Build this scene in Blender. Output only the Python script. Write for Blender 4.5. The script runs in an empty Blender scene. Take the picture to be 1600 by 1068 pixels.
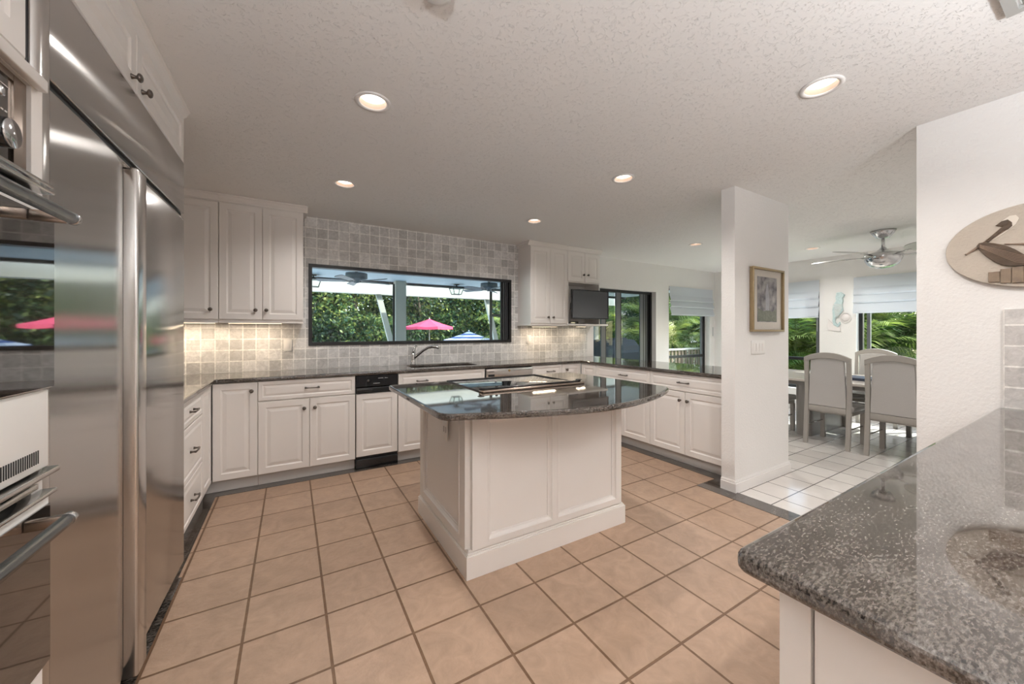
import bpy, bmesh, math, random
from math import sin, cos, pi, radians as R
from mathutils import Vector, Matrix
random.seed(7)
scene = bpy.context.scene
col = scene.collection
CEIL = 2.485

# ---------------------------------------------------------------- camera, world, sun, exposure
cam_d = bpy.data.cameras.new('camera'); cam = bpy.data.objects.new('camera', cam_d); col.objects.link(cam)
cam.location = (0, 0, 1.3065)
cam.rotation_euler = (pi / 2, 0, -0.5415)
cam_d.sensor_width = 36; cam_d.lens = 36 * 585.25 / 1600
cam_d.shift_x = -7.2 / 1600; cam_d.shift_y = -16.7 / 1600
cam_d.clip_start = .02; cam_d.clip_end = 300
scene.camera = cam

world = bpy.data.worlds.new('world'); scene.world = world; world.use_nodes = True
wn = world.node_tree; wn.nodes.clear()
sky = wn.nodes.new('ShaderNodeTexSky'); sky.sky_type = 'NISHITA'; sky.sun_disc = False
sky.sun_elevation = R(42); sky.sun_rotation = R(120); sky.air_density = 1.0; sky.dust_density = 1.5
bgn = wn.nodes.new('ShaderNodeBackground'); bgn.inputs[1].default_value = .68
won = wn.nodes.new('ShaderNodeOutputWorld')
wn.links.new(sky.outputs[0], bgn.inputs[0]); wn.links.new(bgn.outputs[0], won.inputs[0])

sun_d = bpy.data.lights.new('sun', 'SUN'); sun = bpy.data.objects.new('sun', sun_d); col.objects.link(sun)
sun_d.energy = 7.2; sun_d.angle = R(.6); sun_d.color = (1, .95, .86)
SUN_FROM = Vector((.78, -.36, .66))
sun.rotation_euler = SUN_FROM.to_track_quat('Z', 'Y').to_euler()

FILL_W = 40.0       # each uplighter added behind the camera to brighten the ceiling
DOWN_W = 5.0        # each recessed ceiling lamp
UNDER_W = .55        # each lamp under the wall cabinets
WARM = (1.0, .955, .91)

vs = scene.view_settings
vs.view_transform = 'Standard'; vs.look = 'None'; vs.gamma = 1; vs.use_curve_mapping = False
vs.exposure = .93
scene.cycles.max_bounces = 10; scene.cycles.diffuse_bounces = 6; scene.cycles.glossy_bounces = 6
scene.cycles.transparent_max_bounces = 24; scene.cycles.caustics_reflective = False; scene.cycles.caustics_refractive = False
scene.cycles.sample_clamp_indirect = 4
scene.cycles.use_denoising = True

# ---------------------------------------------------------------- helpers
class MB:
    """collects shapes into one mesh"""
    def __init__(s): s.bm = bmesh.new(); s.mats = []; s.cur = 0
    def _tag(s, geom):
        for f in geom:
            f.material_index = s.cur
        return s
    def use(s, m):
        if m not in s.mats: s.mats.append(m)
        s.cur = s.mats.index(m); return s
    def box(s, x0, x1, y0, y1, z0, z1, bev=0, seg=2, M=None):
        b = bmesh.new()
        bmesh.ops.create_cube(b, size=1)
        for v in b.verts:
            v.co = Vector((x0 + (v.co.x + .5) * (x1 - x0), y0 + (v.co.y + .5) * (y1 - y0), z0 + (v.co.z + .5) * (z1 - z0)))
        if bev: bmesh.ops.bevel(b, geom=b.edges[:], offset=bev, segments=seg, profile=.5, affect='EDGES')
        s._merge(b, M, bev > 0); return s
    def _merge(s, b, M=None, smooth=False):
        if M is not None: bmesh.ops.transform(b, matrix=M, verts=b.verts[:])
        mp = {}
        for v in b.verts: mp[v] = s.bm.verts.new(v.co)
        for f in b.faces:
            try:
                nf = s.bm.faces.new([mp[v] for v in f.verts]); nf.material_index = s.cur; nf.smooth = smooth or f.smooth
            except ValueError: pass
        b.free()
    def tube(s, pts, r, n=10, caps=True):
        pts = [Vector(p) for p in pts]
        rs = r if isinstance(r, (list, tuple)) else [r] * len(pts)
        rings = []; prev = None
        for i, p in enumerate(pts):
            a = pts[max(i - 1, 0)]; c = pts[min(i + 1, len(pts) - 1)]
            t = (c - a).normalized()
            if prev is None:
                u = t.orthogonal().normalized()
            else:
                u = (prev - t * prev.dot(t)).normalized()
            prev = u; w = t.cross(u)
            rings.append([s.bm.verts.new(p + (u * cos(2 * pi * k / n) + w * sin(2 * pi * k / n)) * rs[i]) for k in range(n)])
        for a, b in zip(rings, rings[1:]):
            for k in range(n):
                f = s.bm.faces.new([a[k], a[(k + 1) % n], b[(k + 1) % n], b[k]]); f.smooth = True; f.material_index = s.cur
        if caps:
            for rg in (rings[0][::-1], rings[-1]):
                f = s.bm.faces.new(rg); f.material_index = s.cur
        return s
    def lathe(s, prof, n=20, M=None, smooth=True, cap=True):
        """prof: list of (radius, z) turned about z"""
        b = bmesh.new(); rings = []
        for r, z in prof:
            if r < 1e-6: rings.append([b.verts.new((0, 0, z))])
            else: rings.append([b.verts.new((r * cos(2 * pi * k / n), r * sin(2 * pi * k / n), z)) for k in range(n)])
        for a, c in zip(rings, rings[1:]):
            for k in range(n):
                k2 = (k + 1) % n
                if len(a) == 1 and len(c) == 1: continue
                if len(a) == 1: f = b.faces.new([a[0], c[k2], c[k]])
                elif len(c) == 1: f = b.faces.new([a[k], a[k2], c[0]])
                else: f = b.faces.new([a[k], a[k2], c[k2], c[k]])
                f.smooth = smooth
        if cap:
            for rg in (rings[0], rings[-1]):
                if len(rg) > 2: b.faces.new(rg)
        bmesh.ops.recalc_face_normals(b, faces=b.faces[:])
        s._merge(b, M); return s
    def prism(s, poly, z0, z1, M=None, bev=0):
        b = bmesh.new()
        lo = [b.verts.new((x, y, z0)) for x, y in poly]; hi = [b.verts.new((x, y, z1)) for x, y in poly]
        n = len(poly)
        b.faces.new(lo[::-1]); b.faces.new(hi)
        for k in range(n): b.faces.new([lo[k], lo[(k + 1) % n], hi[(k + 1) % n], hi[k]])
        bmesh.ops.recalc_face_normals(b, faces=b.faces[:])
        if bev:
            es = [e for e in b.edges if abs(e.verts[0].co.z - e.verts[1].co.z) < 1e-6]
            bmesh.ops.bevel(b, geom=es, offset=bev, segments=2, profile=.5, affect='EDGES')
        s._merge(b, M); return s
    def panel(s, x0, x1, z0, z1, t=.02, rings=None, y=0):
        """cabinet front facing -y with a raised panel; rings = (inset, depth) from the edge inwards"""
        rings = rings or RAISED
        w, h = x1 - x0, z1 - z0
        loops = []
        def loop(i, d):
            return [s.bm.verts.new((x0 + i, y + d, z0 + i)), s.bm.verts.new((x1 - i, y + d, z0 + i)),
                    s.bm.verts.new((x1 - i, y + d, z1 - i)), s.bm.verts.new((x0 + i, y + d, z1 - i))]
        loops.append(loop(0, t)); loops.append(loop(0, .004)); loops.append(loop(.004, 0))
        m = min(w, h)
        for i, d in rings:
            if i * 2 < m - .012: loops.append(loop(i, d))
        for a, b in zip(loops, loops[1:]):
            for k in range(4):
                f = s.bm.faces.new([a[k], a[(k + 1) % 4], b[(k + 1) % 4], b[k]]); f.material_index = s.cur
        f = s.bm.faces.new(loops[-1]); f.material_index = s.cur
        f = s.bm.faces.new(loops[0][::-1]); f.material_index = s.cur
        return s
    def mesh(s, name):
        me = bpy.data.meshes.new(name); bmesh.ops.recalc_face_normals(s.bm, faces=s.bm.faces[:]); s.bm.to_mesh(me); s.bm.free()
        for m in s.mats: me.materials.append(m)
        return me
    def build(s, name, mat=None, parent=None, loc=None, rz=None):
        if mat is not None and not s.mats: s.mats = [mat]
        o = bpy.data.objects.new(name, s.mesh(name)); col.objects.link(o)
        if parent is not None: o.parent = parent
        if loc is not None: o.location = loc
        if rz is not None: o.rotation_euler = (0, 0, rz)
        return o

RAISED = [(.052, 0), (.058, .006), (.064, .0075), (.088, .0015), (.090, .001)]
DRAWER = [(.030, 0), (.035, .005), (.040, .006), (.056, .0012)]
FLATP = [(.055, 0), (.062, .004), (.068, .010), (.078, .011)]

def thing(name, label, cat, loc=(0, 0, 0), rz=0, group=None):
    o = bpy.data.objects.new(name, None); col.objects.link(o)
    o.empty_display_size = .1
    o.location = loc; o.rotation_euler = (0, 0, rz)
    o['label'] = label; o['category'] = cat
    if group: o['group'] = group
    return o
def tag(o, label, cat, group=None, kind=None):
    o['label'] = label; o['category'] = cat
    if group: o['group'] = group
    if kind: o['kind'] = kind
    return o
def struct(o):
    o['kind'] = 'structure'; return o
def dup(root, loc, rz, label, group=None):
    r = root.copy(); col.objects.link(r); r.location = loc; r.rotation_euler = (0, 0, rz); r['label'] = label
    if group: r['group'] = group
    for ch in list(root.children):
        c = ch.copy(); col.objects.link(c); c.parent = r
        for g in list(ch.children):
            d = g.copy(); col.objects.link(d); d.parent = c
    return r
def slab(name, outline, holes, z0, z1, bev, mat, parent=None, corner=None):
    """flat slab with rounded edges and holes, from filled outlines"""
    cu = bpy.data.curves.new(name, 'CURVE'); cu.dimensions = '2D'; cu.fill_mode = 'BOTH'
    for pl in [outline] + holes:
        sp = cu.splines.new('POLY'); sp.points.add(len(pl) - 1); sp.use_cyclic_u = True
        for p, (x, y) in zip(sp.points, pl): p.co = (x, y, 0, 1)
    cu.extrude = (z1 - z0) / 2 - bev; cu.bevel_depth = bev; cu.bevel_resolution = 3; cu.offset = -bev
    tmp = bpy.data.objects.new(name + '_tmp', cu); col.objects.link(tmp)
    dg = bpy.context.evaluated_depsgraph_get(); dg.update()
    me = bpy.data.meshes.new_from_object(tmp.evaluated_get(dg)); me.name = name
    bpy.data.objects.remove(tmp); bpy.data.curves.remove(cu)
    for v in me.vertices: v.co.z += (z0 + z1) / 2
    me.materials.clear(); me.materials.append(mat)
    for p in me.polygons: p.use_smooth = False
    o = bpy.data.objects.new(name, me); col.objects.link(o)
    if parent is not None: o.parent = parent
    return o
def circle(cx, cy, r, n=28): return [(cx + r * cos(2 * pi * k / n), cy + r * sin(2 * pi * k / n)) for k in range(n)]
def rounded(poly, rad, n=6):
    """round the corners of a polygon; rad is a radius per corner"""
    out = []; N = len(poly)
    for i in range(N):
        p = Vector(poly[i]); a = Vector(poly[i - 1]); b = Vector(poly[(i + 1) % N]); r = rad[i] if isinstance(rad, (list, tuple)) else rad
        if r <= 0: out.append(tuple(p)); continue
        d1 = (a - p).normalized(); d2 = (b - p).normalized()
        ang = d1.angle(d2); L = min(r / math.tan(ang / 2), .48 * (a - p).length, .48 * (b - p).length)
        p1 = p + d1 * L; p2 = p + d2 * L
        for k in range(n + 1):
            t = k / n; q = p1 * (1 - t) ** 2 + p * 2 * t * (1 - t) + p2 * t ** 2
            out.append((q.x, q.y))
    return out

# ---------------------------------------------------------------- materials
def new_mat(name):
    m = bpy.data.materials.new(name); m.use_nodes = True
    nt = m.node_tree; b = nt.nodes['Principled BSDF']
    return m, nt, b
def srgb(r, g, b):
    f = lambda c: (c / 255) / 12.92 if c / 255 < .04045 else ((c / 255 + .055) / 1.055) ** 2.4
    return (f(r), f(g), f(b), 1)
def simple(name, c, rough=.5, metal=0, spec=.5, bump=None, coat=0, vary=.04, scale=6):
    """plain surface with slight procedural tone variation"""
    m, nt, b = new_mat(name)
    b.inputs['Roughness'].default_value = rough; b.inputs['Metallic'].default_value = metal
    b.inputs['Specular IOR Level'].default_value = spec; b.inputs['Coat Weight'].default_value = coat
    tc = nt.nodes.new('ShaderNodeTexCoord')
    no = nt.nodes.new('ShaderNodeTexNoise'); no.inputs['Scale'].default_value = scale; no.inputs['Detail'].default_value = 4
    nt.links.new(tc.outputs['Object'], no.inputs['Vector'])
    mx = nt.nodes.new('ShaderNodeMix'); mx.data_type = 'RGBA'
    mx.inputs[6].default_value = tuple(max(0, x * (1 - vary)) for x in c[:3]) + (1,)
    mx.inputs[7].default_value = tuple(min(1, x * (1 + vary)) for x in c[:3]) + (1,)
    nt.links.new(no.outputs['Fac'], mx.inputs[0]); nt.links.new(mx.outputs[2], b.inputs['Base Color'])
    if bump:
        n2 = nt.nodes.new('ShaderNodeTexNoise'); n2.inputs['Scale'].default_value = bump[0]; n2.inputs['Detail'].default_value = 3
        bp = nt.nodes.new('ShaderNodeBump'); bp.inputs['Strength'].default_value = bump[1]; bp.inputs['Distance'].default_value = .01
        nt.links.new(tc.outputs['Object'], n2.inputs['Vector']); nt.links.new(n2.outputs['Fac'], bp.inputs['Height'])
        nt.links.new(bp.outputs['Normal'], b.inputs['Normal'])
    return m
def emit(name, c, s):
    m, nt, b = new_mat(name); b.inputs['Base Color'].default_value = c
    b.inputs['Emission Color'].default_value = c; b.inputs['Emission Strength'].default_value = s; return m

CABW = simple('white_cabinet_lacquer', (.80, .765, .735, 1), .36, spec=.4, vary=.012)
WALLW = simple('white_orange_peel_wall', (.80, .785, .77, 1), .6, spec=.3, bump=(70, .22), vary=.015)
TRIMW = simple('white_trim_paint', (.82, .80, .785, 1), .4, vary=.01)
TOE = simple('pale_toe_kick', (.62, .60, .58, 1), .5, vary=.02)
PLATE = simple('white_plastic', (.82, .81, .79, 1), .35, vary=.01)
PEWTER = simple('dark_pewter', (.17, .15, .135, 1), .32, 1, vary=.3, scale=60)
CHROME = simple('satin_chrome', (.62, .62, .63, 1), .16, 1, vary=.02)
CHROMED = simple('grey_steel_bar', (.20, .23, .25, 1), .22, 1, vary=.05)
BLACKG = simple('black_gloss_enamel', (.012, .013, .015, 1), .12, vary=.05)
BLACKM = simple('black_satin', (.016, .016, .017, 1), .42, vary=.1)
GAPDARK = simple('dark_gap', (.012, .012, .012, 1), .7, vary=.1)
FRAMEB = simple('black_window_aluminium', (.008, .008, .009, 1), .42, vary=.1)
FRAMEG = simple('bronze_grey_aluminium', (.12, .125, .13, 1), .4, .2, vary=.06)
BRONZES = simple('bronze_tinted_steel', (.36, .29, .24, 1), .22, 1, vary=.03)
OVGLASS = simple('dark_oven_glass', (.022, .018, .015, 1), .03, spec=1.0, coat=1, vary=.02)
COOKG = simple('black_cooktop_glass', (.010, .010, .011, 1), .02, spec=1.0, coat=1, vary=.02)
SCREEN = simple('dark_screen_glass', (.05, .055, .062, 1), .10, spec=.9, vary=.03)
FABRICB = simple('pale_blue_blind_fabric', (.56, .60, .66, 1), .8, bump=(250, .2), vary=.05, scale=3)
CHAIRW = simple('greige_chair_wood', (.37, .345, .315, 1), .42, vary=.06, scale=14)
CHAIRF = simple('grey_chair_fabric', (.49, .47, .455, 1), .85, bump=(300, .3), vary=.03)
LEATHER = simple('grey_seat_vinyl', (.34, .325, .31, 1), .35, vary=.04)
TABLEM = simple('lacquered_table_top', (.62, .57, .52, 1), .12, vary=.04)
TABLEG = simple('grey_table_pedestal', (.27, .255, .24, 1), .4, vary=.07, scale=12)
GOLD = simple('antique_gold_frame', (.38, .29, .17, 1), .35, .75, vary=.15, scale=30)
PAPER = simple('cream_mat_board', (.74, .68, .60, 1), .8, vary=.02)
NAVY = simple('navy_cloth', (.03, .04, .07, 1), .5, vary=.2)
BAFFLE = simple('brown_lamp_baffle', (.42, .31, .25, 1), .45, .1, vary=.03)
SHELLM = simple('verdigris_resin', (.52, .65, .66, 1), .5, bump=(60, .6), vary=.22, scale=30)
SHELLW = simple('pale_pink_shell', (.78, .74, .73, 1), .5, vary=.06, scale=20)
PLAQUE = simple('pitted_cream_stone', (.47, .41, .345, 1), .7, bump=(80, .3), vary=.10, scale=12)
PELB = simple('carved_brown_wood', (.065, .038, .02, 1), .55, bump=(40, .6), vary=.5, scale=25)
PELL = simple('pale_carved_wood', (.22, .15, .105, 1), .55, vary=.15, scale=25)
PILING = simple('weathered_piling', (.20, .145, .10, 1), .7, vary=.7, scale=28)
LANAI = simple('pale_blue_lanai_ceiling', (.46, .54, .60, 1), .7, vary=.02)
BEAMW = simple('cream_beam_paint', (.45, .445, .39, 1), .6, vary=.03)
POSTG = simple('greige_post_paint', (.42, .40, .36, 1), .6, vary=.04)
FANG = simple('grey_blue_fan', (.11, .13, .16, 1), .45, vary=.05)
PINK = simple('pink_canvas', (.44, .035, .08, 1), .8, vary=.06)
COVER = simple('charcoal_grill_cover', (.05, .055, .068, 1), .6, bump=(9, .6), vary=.15)
DECK = simple('pale_pool_deck', (.70, .67, .62, 1), .8, vary=.08)
GRASS = simple('lawn', (.09, .16, .04, 1), .9, vary=.4, scale=3)
BARK = simple('brown_bark', (.13, .10, .07, 1), .9, bump=(20, .8), vary=.4, scale=8)
FENCE = simple('brown_timber', (.22, .16, .11, 1), .8, vary=.2)
NEIGH = simple('tan_house_wall', (.62, .50, .40, 1), .8, vary=.08)
BULB = emit('warm_lamp_glow', (1, .91, .80, 1), 2.2)
STRIPL = emit('warm_strip_glow', (1, .80, .55, 1), 1.6)

def coords(nt, plane):
    """metres in a surface's own plane -> vector (u, v, 0)"""
    g = nt.nodes.new('ShaderNodeNewGeometry'); sp = nt.nodes.new('ShaderNodeSeparateXYZ'); cb = nt.nodes.new('ShaderNodeCombineXYZ')
    nt.links.new(g.outputs['Position'], sp.inputs[0])
    nt.links.new(sp.outputs['XYZ'.index(plane[0])], cb.inputs[0]); nt.links.new(sp.outputs['XYZ'.index(plane[1])], cb.inputs[1])
    return cb, g
def tiles(name, plane, size, off, c1, c2, grout, mortar, rough, veins=(.0, 5), bump=.25, spec=.5, nscale=30, offset=0.0, size2=None):
    m, nt, b = new_mat(name)
    cb, g = coords(nt, plane)
    mp = nt.nodes.new('ShaderNodeMapping'); mp.inputs['Location'].default_value = (-off[0], -off[1], 0)
    nt.links.new(cb.outputs[0], mp.inputs[0])
    br = nt.nodes.new('ShaderNodeTexBrick'); br.offset = offset; br.squash = 1
    br.inputs['Scale'].default_value = 1; br.inputs['Brick Width'].default_value = size; br.inputs['Row Height'].default_value = size2 or size
    br.inputs['Mortar Size'].default_value = mortar; br.inputs['Mortar Smooth'].default_value = .15; br.inputs['Bias'].default_value = 0
    br.inputs['Color1'].default_value = c1; br.inputs['Color2'].default_value = c2; br.inputs['Mortar'].default_value = grout
    nt.links.new(mp.outputs[0], br.inputs['Vector'])
    no = nt.nodes.new('ShaderNodeTexNoise'); no.inputs['Scale'].default_value = veins[1]; no.inputs['Detail'].default_value = 8
    no.inputs['Roughness'].default_value = .65; no.inputs['Distortion'].default_value = 1.2
    nt.links.new(g.outputs['Position'], no.inputs['Vector'])
    ramp = nt.nodes.new('ShaderNodeMapRange'); ramp.inputs[1].default_value = .3; ramp.inputs[2].default_value = .7
    ramp.inputs[3].default_value = 1 - veins[0]; ramp.inputs[4].default_value = 1 + veins[0]
    nt.links.new(no.outputs['Fac'], ramp.inputs[0])
    mu = nt.nodes.new('ShaderNodeVectorMath'); mu.operation = 'SCALE'
    nt.links.new(br.outputs['Color'], mu.inputs[0]); nt.links.new(ramp.outputs[0], mu.inputs['Scale'])
    nt.links.new(mu.outputs[0], b.inputs['Base Color'])
    b.inputs['Roughness'].default_value = rough; b.inputs['Specular IOR Level'].default_value = spec
    n2 = nt.nodes.new('ShaderNodeTexNoise'); n2.inputs['Scale'].default_value = nscale; n2.inputs['Detail'].default_value = 5
    nt.links.new(g.outputs['Position'], n2.inputs['Vector'])
    ma = nt.nodes.new('ShaderNodeMath'); ma.operation = 'MULTIPLY_ADD'; ma.inputs[1].default_value = -1.6
    nt.links.new(br.outputs['Fac'], ma.inputs[0]); nt.links.new(n2.outputs['Fac'], ma.inputs[2])
    bp = nt.nodes.new('ShaderNodeBump'); bp.inputs['Strength'].default_value = bump; bp.inputs['Distance'].default_value = .004
    nt.links.new(ma.outputs[0], bp.inputs['Height']); nt.links.new(bp.outputs['Normal'], b.inputs['Normal'])
    return m
FLOORT = tiles('terracotta_beige_tile', 'XY', .3157, (-.1776, 2.5674), (.385, .262, .185, 1), (.435, .30, .215, 1), (.16, .09, .05, 1), .006, .38, (.13, 9), .6, .35, 48)
FLOORW = tiles('white_floor_tile', 'XY', .272, (3.0, 1.43), (.72, .68, .65, 1), (.78, .75, .72, 1), (.10, .09, .085, 1), .004, .16, (.03, 5), .12, .5, 20, 0.0, .235)
SPLASH = tiles('tumbled_marble_tile', 'XZ', .1035, (.02, .922), (.50, .495, .49, 1), (.76, .755, .75, 1), (.86, .85, .83, 1), .005, .45, (.22, 22), .45, .4, 50)
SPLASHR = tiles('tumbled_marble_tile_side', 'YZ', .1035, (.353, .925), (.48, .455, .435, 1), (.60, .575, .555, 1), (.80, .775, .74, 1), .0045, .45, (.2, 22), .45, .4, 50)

def granite():
    m, nt, b = new_mat('brown_grey_granite')
    g = nt.nodes.new('ShaderNodeNewGeometry')
    mp = nt.nodes.new('ShaderNodeMapping'); mp.inputs['Rotation'].default_value = (0, 0, R(-38)); mp.inputs['Scale'].default_value = (1, 2.6, 2.0)
    nt.links.new(g.outputs['Position'], mp.inputs[0])
    n1 = nt.nodes.new('ShaderNodeTexNoise'); n1.inputs['Scale'].default_value = 90; n1.inputs['Detail'].default_value = 6; n1.inputs['Roughness'].default_value = .7
    n2 = nt.nodes.new('ShaderNodeTexNoise'); n2.inputs['Scale'].default_value = 9; n2.inputs['Detail'].default_value = 3
    vo = nt.nodes.new('ShaderNodeTexVoronoi'); vo.inputs['Scale'].default_value = 75
    for n in (n1, n2, vo): nt.links.new(mp.outputs[0], n.inputs['Vector'])
    ad = nt.nodes.new('ShaderNodeMath'); ad.operation = 'MULTIPLY_ADD'; ad.inputs[1].default_value = .35
    nt.links.new(n2.outputs['Fac'], ad.inputs[0]); nt.links.new(n1.outputs['Fac'], ad.inputs[2])
    a2 = nt.nodes.new('ShaderNodeMath'); a2.operation = 'MULTIPLY_ADD'; a2.inputs[1].default_value = .10
    nt.links.new(vo.outputs['Distance'], a2.inputs[0]); nt.links.new(ad.outputs[0], a2.inputs[2])
    cr = nt.nodes.new('ShaderNodeValToRGB'); e = cr.color_ramp.elements
    e[0].position = .56; e[0].color = (.010, .008, .007, 1); e[1].position = .97; e[1].color = (.21, .19, .172, 1)
    for p, c in ((.63, (.022, .016, .012, 1)), (.69, (.052, .041, .033, 1)), (.76, (.088, .074, .064, 1)), (.84, (.125, .109, .098, 1))):
        x = cr.color_ramp.elements.new(p); x.color = c
    nt.links.new(a2.outputs[0], cr.inputs[0]); nt.links.new(cr.outputs[0], b.inputs['Base Color'])
    b.inputs['Roughness'].default_value = .04; b.inputs['Specular IOR Level'].default_value = .8; b.inputs['Coat Weight'].default_value = .35; b.inputs['Coat Roughness'].default_value = .02
    return m
GRANITE = granite()

def ceiling_mat():
    m, nt, b = new_mat('knockdown_ceiling')
    b.inputs['Base Color'].default_value = (.86, .85, .84, 1); b.inputs['Roughness'].default_value = .75; b.inputs['Specular IOR Level'].default_value = .2
    g = nt.nodes.new('ShaderNodeNewGeometry')
    n1 = nt.nodes.new('ShaderNodeTexNoise'); n1.inputs['Scale'].default_value = 38; n1.inputs['Detail'].default_value = 3; n1.inputs['Distortion'].default_value = 1.0
    n2 = nt.nodes.new('ShaderNodeTexNoise'); n2.inputs['Scale'].default_value = 50; n2.inputs['Detail'].default_value = 2
    n3 = nt.nodes.new('ShaderNodeTexNoise'); n3.inputs['Scale'].default_value = 140; n3.inputs['Detail'].default_value = 2
    for n in (n1, n2, n3): nt.links.new(g.outputs['Position'], n.inputs['Vector'])
    def math_(op, x, y=None, z=None):
        q = nt.nodes.new('ShaderNodeMath'); q.operation = op
        for i, v in enumerate((x, y, z)):
            if v is None: continue
            if isinstance(v, (int, float)): q.inputs[i].default_value = v
            else: nt.links.new(v, q.inputs[i])
        return q.outputs[0]
    ridge = math_('ABSOLUTE', math_('SUBTRACT', n1.outputs['Fac'], .5))
    mr = nt.nodes.new('ShaderNodeMapRange'); mr.inputs[1].default_value = 0; mr.inputs[2].default_value = .022; mr.inputs[3].default_value = 1; mr.inputs[4].default_value = 0
    nt.links.new(ridge, mr.inputs[0])
    mk = nt.nodes.new('ShaderNodeMapRange'); mk.inputs[1].default_value = .48; mk.inputs[2].default_value = .56; nt.links.new(n2.outputs['Fac'], mk.inputs[0])
    groove = math_('MULTIPLY', mr.outputs[0], mk.outputs[0])
    hgt = math_('MULTIPLY_ADD', groove, -1.0, math_('MULTIPLY', n3.outputs['Fac'], .22))
    bp = nt.nodes.new('ShaderNodeBump'); bp.inputs['Strength'].default_value = .6; bp.inputs['Distance'].default_value = .005
    nt.links.new(hgt, bp.inputs['Height']); nt.links.new(bp.outputs['Normal'], b.inputs['Normal'])
    return m
CEILM = ceiling_mat()

def steel_mat(name, base, rough, aniso, rot=0.0):
    m, nt, b = new_mat(name)
    b.inputs['Base Color'].default_value = base; b.inputs['Metallic'].default_value = 1
    b.inputs['Anisotropic'].default_value = aniso; b.inputs['Anisotropic Rotation'].default_value = rot
    tg = nt.nodes.new('ShaderNodeTangent'); tg.direction_type = 'RADIAL'; tg.axis = 'Z'
    nt.links.new(tg.outputs[0], b.inputs['Tangent'])
    g = nt.nodes.new('ShaderNodeNewGeometry'); mp = nt.nodes.new('ShaderNodeMapping'); mp.inputs['Scale'].default_value = (90, 90, .8)
    no = nt.nodes.new('ShaderNodeTexNoise'); no.inputs['Scale'].default_value = 3; no.inputs['Detail'].default_value = 4
    nt.links.new(g.outputs['Position'], mp.inputs[0]); nt.links.new(mp.outputs[0], no.inputs['Vector'])
    mr = nt.nodes.new('ShaderNodeMapRange'); mr.inputs[3].default_value = rough * .85; mr.inputs[4].default_value = rough * 1.15
    nt.links.new(no.outputs['Fac'], mr.inputs[0]); nt.links.new(mr.outputs[0], b.inputs['Roughness'])
    return m
STEEL = steel_mat('brushed_stainless', (.60, .585, .57, 1), .18, .95, 0.0)
STEELT = steel_mat('polished_stainless_trim', (.62, .60, .58, 1), .2, 0)

def glass_mat(name, tint, refl=1.0):
    m, nt, b = new_mat(name); nt.nodes.remove(b); out = nt.nodes['Material Output']
    tr = nt.nodes.new('ShaderNodeBsdfTransparent'); tr.inputs[0].default_value = tint
    gl = nt.nodes.new('ShaderNodeBsdfGlossy'); gl.inputs['Roughness'].default_value = .0
    lw = nt.nodes.new('ShaderNodeLayerWeight'); lw.inputs[0].default_value = .5
    pw = nt.nodes.new('ShaderNodeMath'); pw.operation = 'POWER'; pw.inputs[1].default_value = 5
    mx = nt.nodes.new('ShaderNodeMixShader'); mt = nt.nodes.new('ShaderNodeMath'); mt.operation = 'MULTIPLY_ADD'; mt.inputs[1].default_value = .9 * min(refl, 1); mt.inputs[2].default_value = .022 * refl
    nt.links.new(lw.outputs['Facing'], pw.inputs[0]); nt.links.new(pw.outputs[0], mt.inputs[0]); nt.links.new(mt.outputs[0], mx.inputs[0])
    nt.links.new(tr.outputs[0], mx.inputs[1]); nt.links.new(gl.outputs[0], mx.inputs[2]); nt.links.new(mx.outputs[0], out.inputs[0])
    return m
GLASS = glass_mat('clear_window_glass', (.92, .97, .96, 1), .8)
GLASST = glass_mat('tinted_door_glass', (.60, .66, .66, 1), .8)
PICG = glass_mat('picture_glass', (.97, .97, .97, 1), 1.4)

def leaf_mat(name, c1, c2, trans=.35):
    m, nt, b = new_mat(name); out = nt.nodes['Material Output']
    b.inputs['Roughness'].default_value = .5; b.inputs['Specular IOR Level'].default_value = .3
    oi = nt.nodes.new('ShaderNodeNewGeometry'); no = nt.nodes.new('ShaderNodeTexNoise'); no.inputs['Scale'].default_value = 1.1; no.inputs['Detail'].default_value = 5
    nt.links.new(oi.outputs['Position'], no.inputs['Vector'])
    mr = nt.nodes.new('ShaderNodeMapRange'); mr.inputs[1].default_value = .35; mr.inputs[2].default_value = .65
    nt.links.new(no.outputs['Fac'], mr.inputs[0])
    mx = nt.nodes.new('ShaderNodeMix'); mx.data_type = 'RGBA'; mx.inputs[6].default_value = c1; mx.inputs[7].default_value = c2
    nt.links.new(mr.outputs[0], mx.inputs[0]); nt.links.new(mx.outputs[2], b.inputs['Base Color'])
    tl = nt.nodes.new('ShaderNodeBsdfTranslucent'); nt.links.new(mx.outputs[2], tl.inputs[0])
    ms = nt.nodes.new('ShaderNodeMixShader'); ms.inputs[0].default_value = trans
    nt.links.new(b.outputs[0], ms.inputs[1]); nt.links.new(tl.outputs[0], ms.inputs[2]); nt.links.new(ms.outputs[0], out.inputs[0])
    return m
LEAFA = leaf_mat('green_leaves', (.022, .055, .018, 1), (.085, .145, .04, 1))
LEAFB = leaf_mat('yellow_green_leaves', (.05, .09, .02, 1), (.23, .25, .06, 1))
LEAFC = leaf_mat('dark_leaves', (.010, .028, .016, 1), (.035, .075, .035, 1))
PALM = leaf_mat('palm_fronds', (.05, .12, .02, 1), (.30, .34, .07, 1), .45)

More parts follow.
